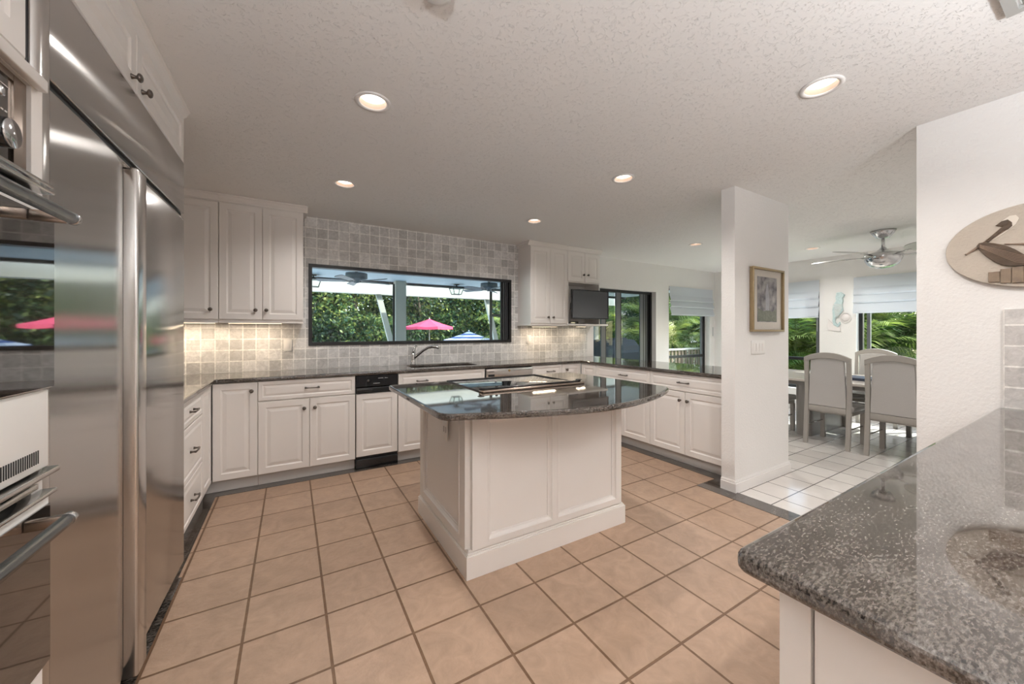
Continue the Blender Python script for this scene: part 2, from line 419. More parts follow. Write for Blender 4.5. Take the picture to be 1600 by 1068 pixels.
def stripes():
    m, nt, b = new_mat('blue_white_striped_canvas'); b.inputs['Roughness'].default_value = .8
    tc = nt.nodes.new('ShaderNodeTexCoord'); sp = nt.nodes.new('ShaderNodeSeparateXYZ'); nt.links.new(tc.outputs['Object'], sp.inputs[0])
    mu = nt.nodes.new('ShaderNodeMath'); mu.operation = 'MULTIPLY'; mu.inputs[1].default_value = 50
    si = nt.nodes.new('ShaderNodeMath'); si.operation = 'SINE'; gt = nt.nodes.new('ShaderNodeMath'); gt.operation = 'GREATER_THAN'; gt.inputs[1].default_value = 0
    nt.links.new(sp.outputs[2], mu.inputs[0]); nt.links.new(mu.outputs[0], si.inputs[0]); nt.links.new(si.outputs[0], gt.inputs[0])
    mx = nt.nodes.new('ShaderNodeMix'); mx.data_type = 'RGBA'; mx.inputs[6].default_value = (.03, .06, .16, 1); mx.inputs[7].default_value = (.36, .38, .42, 1)
    nt.links.new(gt.outputs[0], mx.inputs[0]); nt.links.new(mx.outputs[2], b.inputs['Base Color'])
    return m
STRIPE = stripes()

def etching():
    m, nt, b = new_mat('grey_etching'); b.inputs['Roughness'].default_value = .8
    tc = nt.nodes.new('ShaderNodeTexCoord'); no = nt.nodes.new('ShaderNodeTexNoise'); no.inputs['Scale'].default_value = 14; no.inputs['Detail'].default_value = 9
    nt.links.new(tc.outputs['Object'], no.inputs['Vector'])
    cr = nt.nodes.new('ShaderNodeValToRGB'); cr.color_ramp.elements[0].position = .36; cr.color_ramp.elements[0].color = (.06, .06, .085, 1)
    cr.color_ramp.elements[1].position = .68; cr.color_ramp.elements[1].color = (.50, .47, .46, 1)
    nt.links.new(no.outputs['Fac'], cr.inputs[0]); nt.links.new(cr.outputs[0], b.inputs['Base Color']); return m
ETCH = etching()

# ---------------------------------------------------------------- the shell of the rooms
def wall(name, axis, pos0, pos1, u0, u1, z0, z1, holes, mat):
    """axis 'Y': wall in the X-Z plane between y=pos0..pos1; holes = (ua, ub, za, zb)"""
    us = sorted({u0, u1} | {h[0] for h in holes} | {h[1] for h in holes}); zs = sorted({z0, z1} | {h[2] for h in holes} | {h[3] for h in holes})
    b = MB()
    bm = b.bm; cell = {}
    inside = lambda a, c, lo, hi: any(h[0] <= a and c <= h[1] and h[2] <= lo and hi <= h[3] for h in holes)
    solid = {}
    for i in range(len(us) - 1):
        for k in range(len(zs) - 1):
            solid[i, k] = not inside(us[i], us[i + 1], zs[k], zs[k + 1])
    vc = {}
    def V(i, k, p):
        key = (i, k, p)
        if key not in vc:
            vc[key] = bm.verts.new((us[i], pos1 if p else pos0, zs[k]) if axis == 'Y' else (pos1 if p else pos0, us[i], zs[k]))
        return vc[key]
    for (i, k), sld in solid.items():
        if not sld: continue
        for p in (0, 1): bm.faces.new([V(i, k, p), V(i + 1, k, p), V(i + 1, k + 1, p), V(i, k + 1, p)])
        for di, dk, a, c in ((-1, 0, (i, k), (i, k + 1)), (1, 0, (i + 1, k), (i + 1, k + 1)), (0, -1, (i, k), (i + 1, k)), (0, 1, (i, k + 1), (i + 1, k + 1))):
            if not solid.get((i + di, k + dk), False):
                bm.faces.new([V(*a, 0), V(*c, 0), V(*c, 1), V(*a, 1)])
    return struct(b.build(name, mat))

KW = (.15, 2.55, 1.16, 2.0); SD = (4.05, 5.52, 0.0, 2.0); NW = (5.87, 7.12, .35, 2.12)
W1 = (2.66, 3.78, .35, 2.12); W2 = (1.02, 2.20, .35, 2.12)
wall('wall_back', 'Y', 4.40, 4.58, -1.30, 7.48, 0, CEIL, [KW, SD, NW], WALLW)
wall('wall_left', 'X', -1.30, -1.15, -4.15, 4.40, 0, CEIL, [], WALLW)
wall('wall_east', 'X', 7.30, 7.48, -.45, 4.40, 0, CEIL, [W1, W2], WALLW)
wall('wall_middle', 'Y', 1.69, 1.80, 3.08, 3.98, 0, CEIL, [], WALLW)
wall('wall_right', 'X', 3.08, 3.20, -4.0, .66, 0, CEIL, [], WALLW)
wall('wall_front', 'Y', -.45, -.30, 3.20, 7.30, 0, CEIL, [], WALLW)
wall('wall_rear', 'Y', -4.15, -4.0, -1.15, 3.20, 0, CEIL, [], WALLW)
LAMPS = [(.36, 2.03), (2.19, .79), (.367, 3.274), (2.194, 2.05), (2.226, 3.333), (6.357, 2.40),
         (.36, -.45), (2.19, -.45), (.36, -1.7), (2.19, -1.7), (.36, -2.95), (2.19, -2.95), (6.3, .6), (4.6, .5), (4.7, 3.1)]  # unseen lamps behind the camera and in the dining room, added for more light
ceil_o = slab('ceiling', [(-1.30, -4.15), (7.48, -4.15), (7.48, 4.58), (-1.30, 4.58)], [circle(x, y, .071) for x, y in LAMPS], CEIL, CEIL + .14, .0005, CEILM); struct(ceil_o)
struct(MB().box(-1.30, 3.0, -4.15, 4.58, -.08, 0).box(3.0, 3.30, 1.81, 4.58, -.08, 0).build('floor', FLOORT))
struct(MB().box(3.0, 7.48, -4.15, 1.81, -.08, 0).box(3.30, 7.48, 1.81, 4.58, -.08, 0).build('floor', FLOORW))
b = MB()
for r in ((-.60, -.512, 2.62, 3.90), (-.512, 3.215, 3.752, 3.90), (3.215, 3.34, 1.80, 3.90), (2.945, 3.215, 1.80, 1.935), (2.945, 3.095, .30, 1.80), (-.60, -.498, 1.15, 2.62)):
    b.box(r[0], r[1], r[2], r[3], 0, .003)
struct(b.build('trim_1', GRANITE))
# tumbled marble splashback
o = wall('trim_2', 'Y', 4.388, 4.3995, -1.15, 3.907, .9225, CEIL - .001, [KW, (3.55, 3.907, 1.55, CEIL - .001)], SPLASH)
struct(MB().box(3.068, 3.0795, -.62, .353, .9225, 1.417).build('trim_3', SPLASHR))
# baseboard round the end of the partition
b = MB()
for z0, z1, t in ((0, .074, .016), (.074, .09, .010), (.09, .096, .005)):
    b.box(3.08 - t, 3.98 + t, 1.69 - t, 1.69, z0, z1); b.box(3.08 - t, 3.08, 1.69, 1.80, z0, z1); b.box(3.98, 3.98 + t, 1.69, 1.80 + t, z0, z1)
struct(b.build('baseboard_middle', TRIMW))
b = MB(); b.box(3.066, 3.08, .40, .66, 0, .09); b.box(3.066, 3.214, .66, .674, 0, .09); struct(b.build('baseboard_right', TRIMW))
b = MB(); b.box(7.286, 7.30, -.30, 4.40, 0, .09); struct(b.build('baseboard_east', TRIMW))

# windows
def rect_frame(b, x0, x1, z0, z1, w, y0, y1):
    b.box(x0, x1, y0, y1, z0, z0 + w); b.box(x0, x1, y0, y1, z1 - w, z1)
    b.box(x0, x0 + w, y0, y1, z0 + w, z1 - w); b.box(x1 - w, x1, y0, y1, z0 + w, z1 - w)
# pass-through window over the sink
w1 = MB(); rect_frame(w1, .15, 2.55, 1.16, 2.0, .034, 4.375, 4.47); w1 = struct(w1.build('window_1', FRAMEB))
b = MB().use(FRAMEB); b.box(2.415, 2.516, 4.42, 4.45, 1.194, 1.966); b.use(FRAMEG)
for x in (2.440, 2.470, 2.496): b.box(x, x + .008, 4.40, 4.42, 1.194, 1.966)
b.build('track', None, w1)
MB().box(.184, 2.415, 4.438, 4.443, 1.194, 1.966).build('pane', GLASS, w1)
# sliding door of the breakfast nook
d1 = MB(); d1.box(4.05, 5.52, 4.49, 4.57, 1.955, 2.0); d1.box(4.05, 4.09, 4.49, 4.57, 0, 1.955); d1.box(5.48, 5.52, 4.49, 4.57, 0, 1.955); d1.box(4.09, 5.48, 4.49, 4.57, 0, .03)
d1 = struct(d1.build('door_1', FRAMEB))
b = MB().use(FRAMEG); b.box(4.34, 4.43, 4.53, 4.56, .03, 1.955); b.box(4.65, 4.745, 4.50, 4.53, .03, 1.955)
b.box(5.23, 5.30, 4.50, 4.525, .03, 1.955); b.box(5.33, 5.37, 4.51, 4.535, .03, 1.955); b.box(5.40, 5.43, 4.52, 4.545, .03, 1.955)
b.use(FRAMEB); b.box(4.43, 4.448, 4.53, 4.56, .03, 1.955); b.box(4.745, 4.765, 4.50, 4.53, .03, 1.955)
b.box(5.30, 5.33, 4.505, 4.53, .03, 1.955); b.box(5.37, 5.40, 4.515, 4.54, .03, 1.955); b.box(5.43, 5.48, 4.52, 4.55, .03, 1.955)
b.build('stile', None, d1)
MB().box(4.765, 5.23, 4.512, 4.517, .03, 1.955).build('pane', GLASST, d1)
MB().box(4.09, 4.65, 4.543, 4.548, .03, 1.955).build('pane', GLASST, d1)
def tall_window(name, rot, loc, w, mull, pane_x):
    o = MB(); rect_frame(o, 0, w, .35, 2.12, .045, 0, .06); o.box(.045, w - .045, .005, .055, mull, mull + .05)
    o = struct(o.build(name, FRAMEB, None, loc, rot))
    b = MB(); b.box(pane_x - .04, pane_x, .01, .05, .395, mull); b.box(pane_x - .04, pane_x, .01, .05, mull + .05, 2.075); b.build('stile', FRAMEG, o)
    MB().box(.045, w - .045, .028, .033, .395, mull).build('pane', GLASS, o); MB().box(.045, w - .045, .028, .033, mull + .05, 2.075).build('pane', GLASS, o)
    return o
tall_window('window_2', 0, (5.87, 4.50, 0), 1.25, .80, 1.20)
tall_window('window_3', -pi / 2, (7.40, 3.78, 0), 1.12, .82, 1.075)
tall_window('window_4', -pi / 2, (7.40, 2.20, 0), 1.18, .82, .13)

# ---------------------------------------------------------------- cabinets
def handle_bar(x, z, w=.10, parent=None):
    b = MB()
    b.tube([(x - w / 2 - .008, -.026, z), (x - w * .3, -.030, z), (x, -.032, z), (x + w * .3, -.030, z), (x + w / 2 + .008, -.026, z)], [.0065, .005, .0055, .005, .0065], 10)
    for sx in (-1, 1): b.tube([(x + sx * w / 2, .001, z), (x + sx * w / 2, -.012, z), (x + sx * w / 2, -.028, z)], [.009, .0055, .0065], 10)
    return b.build('handle', PEWTER, parent)
def knob(x, z, parent=None, r=.016):
    b = MB(); M = Matrix.Translation((x, 0, z)) @ Matrix.Rotation(pi / 2, 4, 'X')
    b.lathe([(0, -.001), (r * .62, -.001), (r * .55, .003), (r * .36, .010), (r * .40, .015), (r * .95, .020), (r, .024), (r * .8, .029), (r * .35, .032), (0, .0325)], 16, M)
    return b.build('knob', PEWTER, parent)
G = .0016
def front(kind, x0, x1, z0, z1, parent, hw=None, y=0, mat=None):
    b = MB(); b.panel(x0 + G, x1 - G, z0 + G, z1 - G, .019, DRAWER if kind == 'drawer' else RAISED)
    o = b.build(kind, mat or CABW, parent)
    if hw:
        if hw[0] == 'bar': handle_bar(hw[1], hw[2], .10, o)
        else: knob(hw[1], hw[2], o)
    return o
def base_cabinet(label, loc, rz, w, fronts, depth=.585, name='base_cabinet', toe=(0, 0), sink=False):
    t = thing(name, label, 'cabinet', loc, rz, None)
    if sink:
        b = MB(); b.box(.0008, w - .0008, .0195, depth, .10, .66); b.box(.0008, .018, .0195, depth, .66, .888); b.box(w - .018, w - .0008, .0195, depth, .66, .888); b.box(.018, w - .018, .0195, .04, .66, .888); b.build('carcass', CABW, t)
    else: MB().box(.0008, w - .0008, .0195, depth, .10, .888).build('carcass', CABW, t)
    MB().box(-toe[0] + .001, w + toe[1] - .001, .052, .068, .004, .10).build('toe_kick', TOE, t)
    for f in fronts: front(f[0], f[1], f[2], f[3], f[4], t, f[5] if len(f) > 5 else None)
    return t
XL, YB, XE = -.545, 3.80, 3.28
H90 = pi / 2
t = base_cabinet('white three-drawer base cabinet on the left side, right behind the steel refrigerator', (XL, 2.632, 0), H90, .838,
    [('drawer', 0, .838, .718, .886, ('bar', .49, .800)), ('drawer', 0, .838, .378, .714, ('bar', .50, .545)), ('drawer', 0, .838, .102, .374, ('bar', .515, .235))], .60)
t = base_cabinet('narrow plain white corner cabinet front between the three-drawer stack and the back run', (XL, 3.4705, 0), H90, .3285, [('door', 0, .326, .102, .886)], .60)
base_cabinet('white corner base cabinet with one tall narrow door and a knob at its top right', (-.5445, YB, 0), 0, .3035, [('door', .004, .3035, .102, .886, ('knob', .262, .812))], toe=(.05, 0))
base_cabinet('white double-door base cabinet with wide drawer, left of the black-topped compactor', (-.2405, YB, 0), 0, .757,
    [('drawer', 0, .757, .718, .886, ('bar', .40, .808)), ('door', 0, .379, .102, .714, ('knob', .338, .630)), ('door', .379, .757, .102, .714, ('knob', .421, .630))])
base_cabinet('wide white sink base cabinet under the faucet with one long handled false drawer', (.911, YB, 0), 0, .959,
    [('drawer', 0, .959, .718, .886, ('bar', .24, .800)), ('door', 0, .48, .102, .714, ('knob', .44, .63)), ('door', .48, .959, .102, .714, ('knob', .52, .63))], sink=True)
base_cabinet('white drawer-top base cabinet just right of the stainless dishwasher', (2.511, YB, 0), 0, .450, [('drawer', 0, .45, .718, .886, ('bar', .268, .806)), ('door', 0, .45, .102, .714)])
base_cabinet('small white base cabinet with one round knob at the right end of the back run', (2.962, YB, 0), 0, .316, [('door', 0, .312, .102, .886, ('knob', .075, .812))], toe=(0, .04))
base_cabinet('narrow knobless white corner filler cabinet at the far end of the right-hand run', (XE, 3.799, 0), -H90, .288, [('door', .003, .288, .102, .886)], .68)
base_cabinet('white drawer-and-doors base cabinet in the right-hand run, half hidden behind the island top', (XE, 3.510, 0), -H90, .8165,
    [('drawer', 0, .8165, .718, .886, ('bar', .45, .803)), ('door', 0, .408, .102, .714, ('knob', .368, .63)), ('door', .408, .8165, .102, .714, ('knob', .448, .63))], .68)
base_cabinet('white drawer-and-doors base cabinet in the right-hand run beside the white partition wall', (XE, 2.693, 0), -H90, .848,
    [('drawer', 0, .848, .718, .886, ('bar', .403, .803)), ('door', 0, .414, .102, .714, ('knob', .366, .63)), ('door', .414, .848, .102, .714, ('knob', .448, .63))], .68)

# compactor with black control panel
t = thing('trash_compactor', 'slim compactor with black control panel and white raised-panel door, left of the sink', 'appliance', (.5185, YB, 0), 0)
W = .3905
MB().box(.002, W - .002, .022, .57, .095, .886).build('housing', BLACKM, t)
o = MB().panel(.006, W - .006, .118, .712, .022, RAISED).build('door', CABW, t)
b = MB(); b.prism([(.0, .775), (-.016, .782), (-.012, .884), (.022, .884), (.022, .775)], .006, W - .006, Matrix(((0, 0, 1, 0), (1, 0, 0, 0), (0, 1, 0, 0), (0, 0, 0, 1)))); p = b.build('control_panel', BLACKG, t)
b = MB(); b.lathe([(0, 0), (.014, 0), (.012, .014), (0, .015)], 16, Matrix.Translation((.11, -.013, .835)) @ Matrix.Rotation(pi / 2, 4, 'X')); b.box(.108, .112, -.030, -.026, .826, .846); b.build('knob', BLACKM, p)
b = MB()
for x, w_, z in ((.20, .045, .853), (.26, .03, .853), (.155, .06, .806)): b.box(x, x + w_, -.0165, -.013, z, z + .004)
b.build('marking', simple('grey_print', (.45, .45, .45, 1), .5), p)
MB().box(.006, W - .006, -.010, .022, .718, .772, .006).build('pull_lip', BLACKG, t)
MB().box(.002, W - .002, -.006, .06, .004, .095, .004).build('kick_plate', BLACKG, t)

# stainless dishwasher
t = thing('dishwasher', 'stainless steel dishwasher front between sink cabinet and drawer cabinet', 'dishwasher', (1.872, YB, 0), 0)
W = .6365
MB().box(.002, W - .002, .022, .57, .10, .886).build('tub', BLACKM, t)
MB().box(.012, W - .004, -.008, .022, .11, .774, .004).build('door', STEEL, t)
p = MB().box(.012, W - .004, -.008, .022, .778, .878, .004).build('control_panel', STEEL, t)
b = MB(); b.box(.035, .11, -.0095, -.007, .842, .850); b.box(.035, .115, -.0095, -.007, .790, .815); b.build('display', BLACKG, p)
MB().lathe([(0, 0), (.012, 0), (.010, .008), (0, .009)], 14, Matrix.Translation((.31, -.008, .85)) @ Matrix.Rotation(pi / 2, 4, 'X')).build('knob', simple('brass_dot', (.5, .36, .15, 1), .3, 1), p)
b = MB(); b.tube([(.06, -.045, .74), (W - .06, -.045, .74)], .010); [b.tube([(x, -.007, .74), (x, -.045, .74)], .008) for x in (.09, W - .09)]; b.build('handle', CHROME, t)
MB().box(.012, W - .012, .05, .065, .004, .10).build('kick_plate', BLACKM, t)

# U-shaped worktop, sink, faucet
sinkhole = rounded([(1.10, 3.925), (1.86, 3.925), (1.86, 4.275), (1.10, 4.275)], .09)
o = slab('worktop', rounded([(-1.148, 2.62), (-.522, 2.62), (-.522, 3.785), (3.258, 3.785), (3.258, 1.802), (4.03, 1.802), (4.03, 4.386), (-1.148, 4.386)], [0, .012, .02, .02, .01, .01, 0, 0]), [sinkhole[::-1]], .889, .922, .010, GRANITE)
tag(o, 'polished brown-grey granite worktop running round three sides under the windows', 'worktop')
t = thing('sink', 'dark undermount sink let into the worktop below the pass-through window', 'sink', (1.48, 4.10, .70), 0)
def basin(x0, x1, y0, y1, z0, z1, th):
    b = MB(); b.box(x0, x1, y0, y1, z0, z0 + th); b.box(x0, x0 + th, y0, y1, z0 + th, z1); b.box(x1 - th, x1, y0, y1, z0 + th, z1)
    b.box(x0 + th, x1 - th, y0, y0 + th, z0 + th, z1); b.box(x0 + th, x1 - th, y1 - th, y1, z0 + th, z1); return b
SINKM = simple('dark_sink_composite', (.03, .03, .032, 1), .3)
basin(-.39, .02, -.18, .18, 0, .188, .012).build('bowl', SINKM, t); basin(.022, .39, -.18, .18, .03, .188, .012).build('bowl', SINKM, t)
MB().lathe([(0, .013), (.04, .013), (.04, .016), (0, .016)], 18, Matrix.Translation((-.18, 0, 0))).build('drain', CHROME, t)
t = thing('faucet', 'satin chrome single-lever kitchen faucet behind the sink', 'faucet', (1.205, 4.325, .922), 0)
MB().lathe([(0, 0), (.032, 0), (.032, .006), (.024, .014), (.022, .06), (.024, .115), (.019, .135), (0, .14)], 20).build('body', CHROME, t)
MB().tube([(.005, 0, .07), (.05, -.03, .115), (.10, -.06, .162), (.15, -.09, .195), (.19, -.115, .207), (.235, -.14, .204), (.26, -.155, .192)], [.017, .016, .014, .014, .018, .020, .017], 12).build('spout', CHROME, t)
MB().tube([(0, 0, .128), (.004, .0, .16), (.02, .0, .195), (.045, .0, .218)], [.019, .013, .010, .012], 12).build('lever', CHROME, t)

# wall cabinets
def crown(x0, x1, z0, z1, out, y0, parent, ends=(0, 0), depth=.33):
    h = z1 - z0
    prof = [(.0, 0), (-.010, 0), (-.012, h * .18), (-.026, h * .45), (-out * .8, h * .72), (-out, h * .80), (-out, h), (.0, h)]
    b = MB(); b.prism([(y0 + y, z0 + z) for y, z in prof], x0 - ends[0], x1 + ends[1], Matrix(((0, 0, 1, 0), (1, 0, 0, 0), (0, 1, 0, 0), (0, 0, 0, 1))))
    for e, xx, sg in ((ends[0], x0, -1), (ends[1], x1, 1)):
        if e: b.box(min(xx, xx + sg * e * .9), max(xx, xx + sg * e * .9), y0, y0 + depth, z0 + h * .55, z1); b.box(min(xx, xx + sg * e * .35), max(xx, xx + sg * e * .35), y0, y0 + depth, z0, z0 + h * .55)
    return b.build('crown', CABW, parent)
def wall_cabinet(label, loc, w, fronts, z0, z1, ends=(0, 0), depth=.325, zc=CEIL - .0015):
    t = thing('wall_cabinet', label, 'cabinet', loc, 0)
    MB().box(.0008, w - .0008, .0195, depth, z0, z1).build('carcass', CABW, t)
    for f in fronts: front(*f[:5], t, f[5] if len(f) > 5 else None)
    crown(0, w, z1, zc, .045, .0195, t, ends, depth - .02)
    return t
YU = 4.06
t = wall_cabinet('white wall cabinet with a single door visible, next to the refrigerator', (-1.147, YU, 0), .612, [('door', 0, .29, 1.408, 2.415), ('door', .29, .612, 1.408, 2.415, ('knob', .560, 1.493))], 1.392, 2.425)
MB().box(.001, .611, 0, .03, 1.378, 1.3915, .003).build('light_rail', CABW, t)
t = wall_cabinet('white double-door wall cabinet left of the pass-through window', (-.534, YU, 0), .631, [('door', 0, .311, 1.408, 2.415, ('knob', .262, 1.494)), ('door', .311, .631, 1.408, 2.415, ('knob', .342, 1.496))], 1.392, 2.425, (0, .035))
MB().box(.001, .630, 0, .03, 1.378, 1.3915, .003).build('light_rail', CABW, t)
t = wall_cabinet('tall white double-door wall cabinet right of the pass-through window', (2.66, 4.07, 0), .611, [('door', 0, .317, 1.41, 2.42, ('knob', .275, 1.494)), ('door', .317, .611, 1.41, 2.42, ('knob', .36, 1.494))], 1.395, 2.43, (.035, 0), .316)
MB().box(-.012, .611, -.006, .316, 1.380, 1.3945, .003).build('light_rail', CABW, t)
t = thing('television_cabinet', 'white wall cabinet with two small doors above an open television niche', 'cabinet', (3.272, 4.07, 0), 0)
W = .60
MB().box(.001, W, .0195, .316, 1.99, 2.43).build('carcass', CABW, t)
front('door', 0, W / 2 + .012, 2.0, 2.42, t, ('knob', .282, 2.104)); front('door', W / 2 + .012, W, 2.0, 2.42, t, ('knob', .364, 2.106))
MB().box(.001, .016, .004, .316, 1.4105, 1.989).build('side_panel', CABW, t); MB().box(W - .016, W, .004, .316, 1.4105, 1.989).build('side_panel', CABW, t)
MB().box(.017, W - .017, .305, .316, 1.4105, 1.989).build('back_panel', CABW, t)
MB().box(-.0, .735, -.030, .316, 1.385, 1.410, .004).build('shelf', CABW, t)
crown(0, W, 2.43, CEIL - .0015, .045, .0195, t, (0, .035), .296)
t = thing('television', 'flat black television pulled forward from the niche on a wall arm', 'television', (3.62, 3.985, 1.48), R(-3))
b = MB(); rect_frame(b, -.325, .325, 0, .405, .013, 0, .03); b.box(-.312, .312, .012, .034, .013, .392); b.build('bezel', BLACKG, t)
MB().box(-.312, .312, .006, .011, .013, .392).build('screen', SCREEN, t)
b = MB(); b.box(-.06, .06, .034, .05, .13, .27); b.tube([(0, .05, .2), (.12, .22, .2), (-.02, .372, .2)], .014); b.box(-.07, .03, .372, .387, .15, .25); b.build('wall_arm', BLACKM, t)
t = thing('cable_box', 'small black cable box lying in the niche under the television', 'box', (3.42, 4.20, 1.4103), R(8))
MB().box(-.10, .10, -.07, .07, 0, .035, .004).build('case', BLACKM, t)
MB().box(-.06, .02, -.072, -.069, .012, .024).build('display', SCREEN, t)
b = MB(); b.tube([(3.56, 4.15, 1.418), (3.60, 4.10, 1.419), (3.68, 4.12, 1.418), (3.72, 4.2, 1.419), (3.66, 4.26, 1.42), (3.60, 4.24, 1.419)], .006, 8); tag(b.build('cable', BLACKM), 'loose black cable coiled in the television niche beside the cable box', 'cable')

# lamps under the wall cabinets
def under_lamp(label, x, y, z, w):
    t = thing('under_cabinet_light', label, 'lamp', (x, y, z), 0, 'lamps under the wall cabinets')
    MB().box(-w / 2, w / 2, -.03, .03, -.012, 0, .003).build('housing', PLATE, t)
    MB().box(-w / 2 + .01, w / 2 - .01, -.022, .022, -.0145, -.0121).build('diffuser', STRIPL, t)
    ld = bpy.data.lights.new('under_cabinet_lamp', 'AREA'); ld.shape = 'RECTANGLE'; ld.size = w * .9; ld.size_y = .04; ld.energy = UNDER_W * w / .2; ld.color = (1, .80, .58)
    lo = bpy.data.objects.new('lamp', ld); col.objects.link(lo); lo.parent = t; lo.location = (0, 0, -.017)
under_lamp('glowing strip lamp under the wall cabinet next to the refrigerator', -.80, 4.20, 1.3915, .46)
under_lamp('glowing strip lamp under the double-door cabinet left of the window', -.28, 4.20, 1.3915, .42)
under_lamp('glowing strip lamp under the tall cabinet right of the window', 2.97, 4.20, 1.3795, .40)
under_lamp('small glowing lamp under the television shelf', 3.62, 4.20, 1.3845, .16)

# ---------------------------------------------------------------- island
t = thing('kitchen_island', 'white panelled kitchen island with heavy moulded base in the middle of the floor', 'island', (.786, 1.813, 0), 0)
IW, ID = 1.172, .872     # footprint of the base moulding
MB().box(.034, IW - .034, .034, ID - .034, .004, .888).build('carcass', CABW, t)
def plinth(b, o0, o1, z0, z1): b.box(o0, IW - o0, o0, ID - o0, z0, z1)
b = MB(); plinth(b, 0, 0, 0, .118); plinth(b, .006, 0, .118, .126); plinth(b, .012, 0, .126, .134); plinth(b, .018, 0, .134, .146)
b.build('base_moulding', CABW, t)
def ipanel(M, w, z0, z1, cuts):
    b = MB(); b.box(0, w, .0, .010, z0, z1)
    xs = [0] + [v for c in cuts for v in c[:2]] + [w]
    for i in range(0, len(xs), 2): b.box(xs[i], xs[i + 1], -.020, 0, z0, z1)
    for c0, c1, zz0, zz1 in cuts:
        b.box(c0, c1, -.020, 0, z0, zz0); b.box(c0, c1, -.020, 0, zz1, z1)
        # ogee bead inside the frame
        loops = []
        for q, d in ((0, -.020), (.001, -.022), (.008, -.022), (.012, -.014), (.022, -.006), (.030, -.005), (.032, -.0005)):
            loops.append([b.bm.verts.new(v) for v in ((c0 + q, d, zz0 + q), (c1 - q, d, zz0 + q), (c1 - q, d, zz1 - q), (c0 + q, d, zz1 - q))])
        for l0, l1 in zip(loops, loops[1:]):
            for k in range(4): b.bm.faces.new([l0[k], l0[(k + 1) % 4], l1[(k + 1) % 4], l1[k]])
    bmesh.ops.transform(b.bm, matrix=M, verts=b.bm.verts[:])
    return b.build('panel', CABW, t)
ipanel(Matrix.Translation((.034, .024, 0)), 1.104, .146, .888, [(.092, .530, .172, .83), (.560, 1.062, .172, .83)])
ipanel(Matrix.Translation((.024, ID - .034, 0)) @ Matrix.Rotation(-pi / 2, 4, 'Z'), .804, .146, .888, [(.065, .725, .185, .85)])
ipanel(Matrix.Translation((IW - .024, .034, 0)) @ Matrix.Rotation(pi / 2, 4, 'Z'), .804, .146, .888, [(.065, .725, .185, .85)])
o = MB().box(.0055, .012, .300, .385, .655, .775, .002).build('outlet', PLATE, t)
b = MB()
for yy in (.325, .357):
    b.box(.0045, .0056, yy - .008, yy + .008, .70, .735)
b.build('socket', simple('grey_plastic', (.45, .43, .41, 1), .4), o)
# bow-fronted top
front_curve = [(.592, 1.70), (.80, 1.585), (.93, 1.532), (1.10, 1.478), (1.28, 1.435), (1.50, 1.425), (1.70, 1.455), (1.87, 1.503), (2.05, 1.572), (2.20, 1.65)]
def smooth_curve(p, n=5):
    out = []
    for i in range(len(p) - 1):
        p0 = Vector(p[max(i - 1, 0)]); p1 = Vector(p[i]); p2 = Vector(p[i + 1]); p3 = Vector(p[min(i + 2, len(p) - 1)])
        for k in range(n):
            u = k / n; q = .5 * ((2 * p1) + (-p0 + p2) * u + (2 * p0 - 5 * p1 + 4 * p2 - p3) * u * u + (-p0 + 3 * p1 - 3 * p2 + p3) * u ** 3); out.append((q.x, q.y))
    return out + [tuple(p[-1])]
left_part = rounded([(.592, 2.775), (.592, 1.66), (.80, 1.585), (2.25, 2.0)], [0, .085, 0, 0])[1:8]
outline = rounded([(2.255, 2.775), (.592, 2.775), (.592, 2.0)], [0, .045, 0])
outline = [(2.255, 2.775)] + outline[1:-1] + left_part + smooth_curve(front_curve)[5:] + [(2.236, 1.685), (2.255, 1.74)]
o = slab('island_worktop', outline, [], .889, .922, .011, GRANITE); tag(o, 'bow-fronted granite top of the kitchen island with mirror polish', 'worktop')
t = thing('cooktop', 'black glass electric cooktop set flush into the island top', 'cooktop', (1.43, 2.44, .922), 0)
MB().box(-.40, .40, -.27, .30, .0003, .006, .0025).build('glass', COOKG, t)
b = MB(); rect_frame(b, -.406, .406, -.276, .306, .0058, 0, .007)
bmesh.ops.transform(b.bm, matrix=Matrix(((1, 0, 0, 0), (0, 0, 1, 0), (0, 1, 0, .0002), (0, 0, 0, 1))), verts=b.bm.verts[:]); b.build('rim', BLACKM, t)
def ring_mesh(x, y, r):
    b = MB(); n = 40
    for q in (r, r * .62):
        a = [b.bm.verts.new((x + q * cos(2 * pi * k / n), y + q * sin(2 * pi * k / n), .0064)) for k in range(n)]; c = [b.bm.verts.new((x + (q - .003) * cos(2 * pi * k / n), y + (q - .003) * sin(2 * pi * k / n), .0064)) for k in range(n)]
        for k in range(n): b.bm.faces.new([a[k], a[(k + 1) % n], c[(k + 1) % n], c[k]])
    return b
RINGM = simple('grey_ring_print', (.10, .10, .105, 1), .1, spec=.8)
for x, y, r in ((-.22, -.10, .10), (.20, -.10, .085), (-.22, .15, .085), (.20, .15, .11)): ring_mesh(x, y, r).build('burner_ring', RINGM, t)
t = thing('downdraft_vent', 'long low stainless downdraft vent with black top along the front of the cooktop', 'vent', (1.43, 2.128, .922), 0)
MB().box(-.415, .41, -.036, .030, .0003, .016, .004).build('housing', BRONZES, t)
MB().box(-.412, .405, .0, .032, .0162, .024, .003).build('flap', BLACKG, t)
b = MB(); b.box(-.418, -.385, .0, .036, .0242, .030, .002); b.box(.382, .414, .0, .036, .0242, .030, .002); b.build('end_cap', BLACKM, t)
b = MB(); b.box(-.30, -.285, .006, .02, .0242, .034, .002); b.build('switch', BLACKM, t)

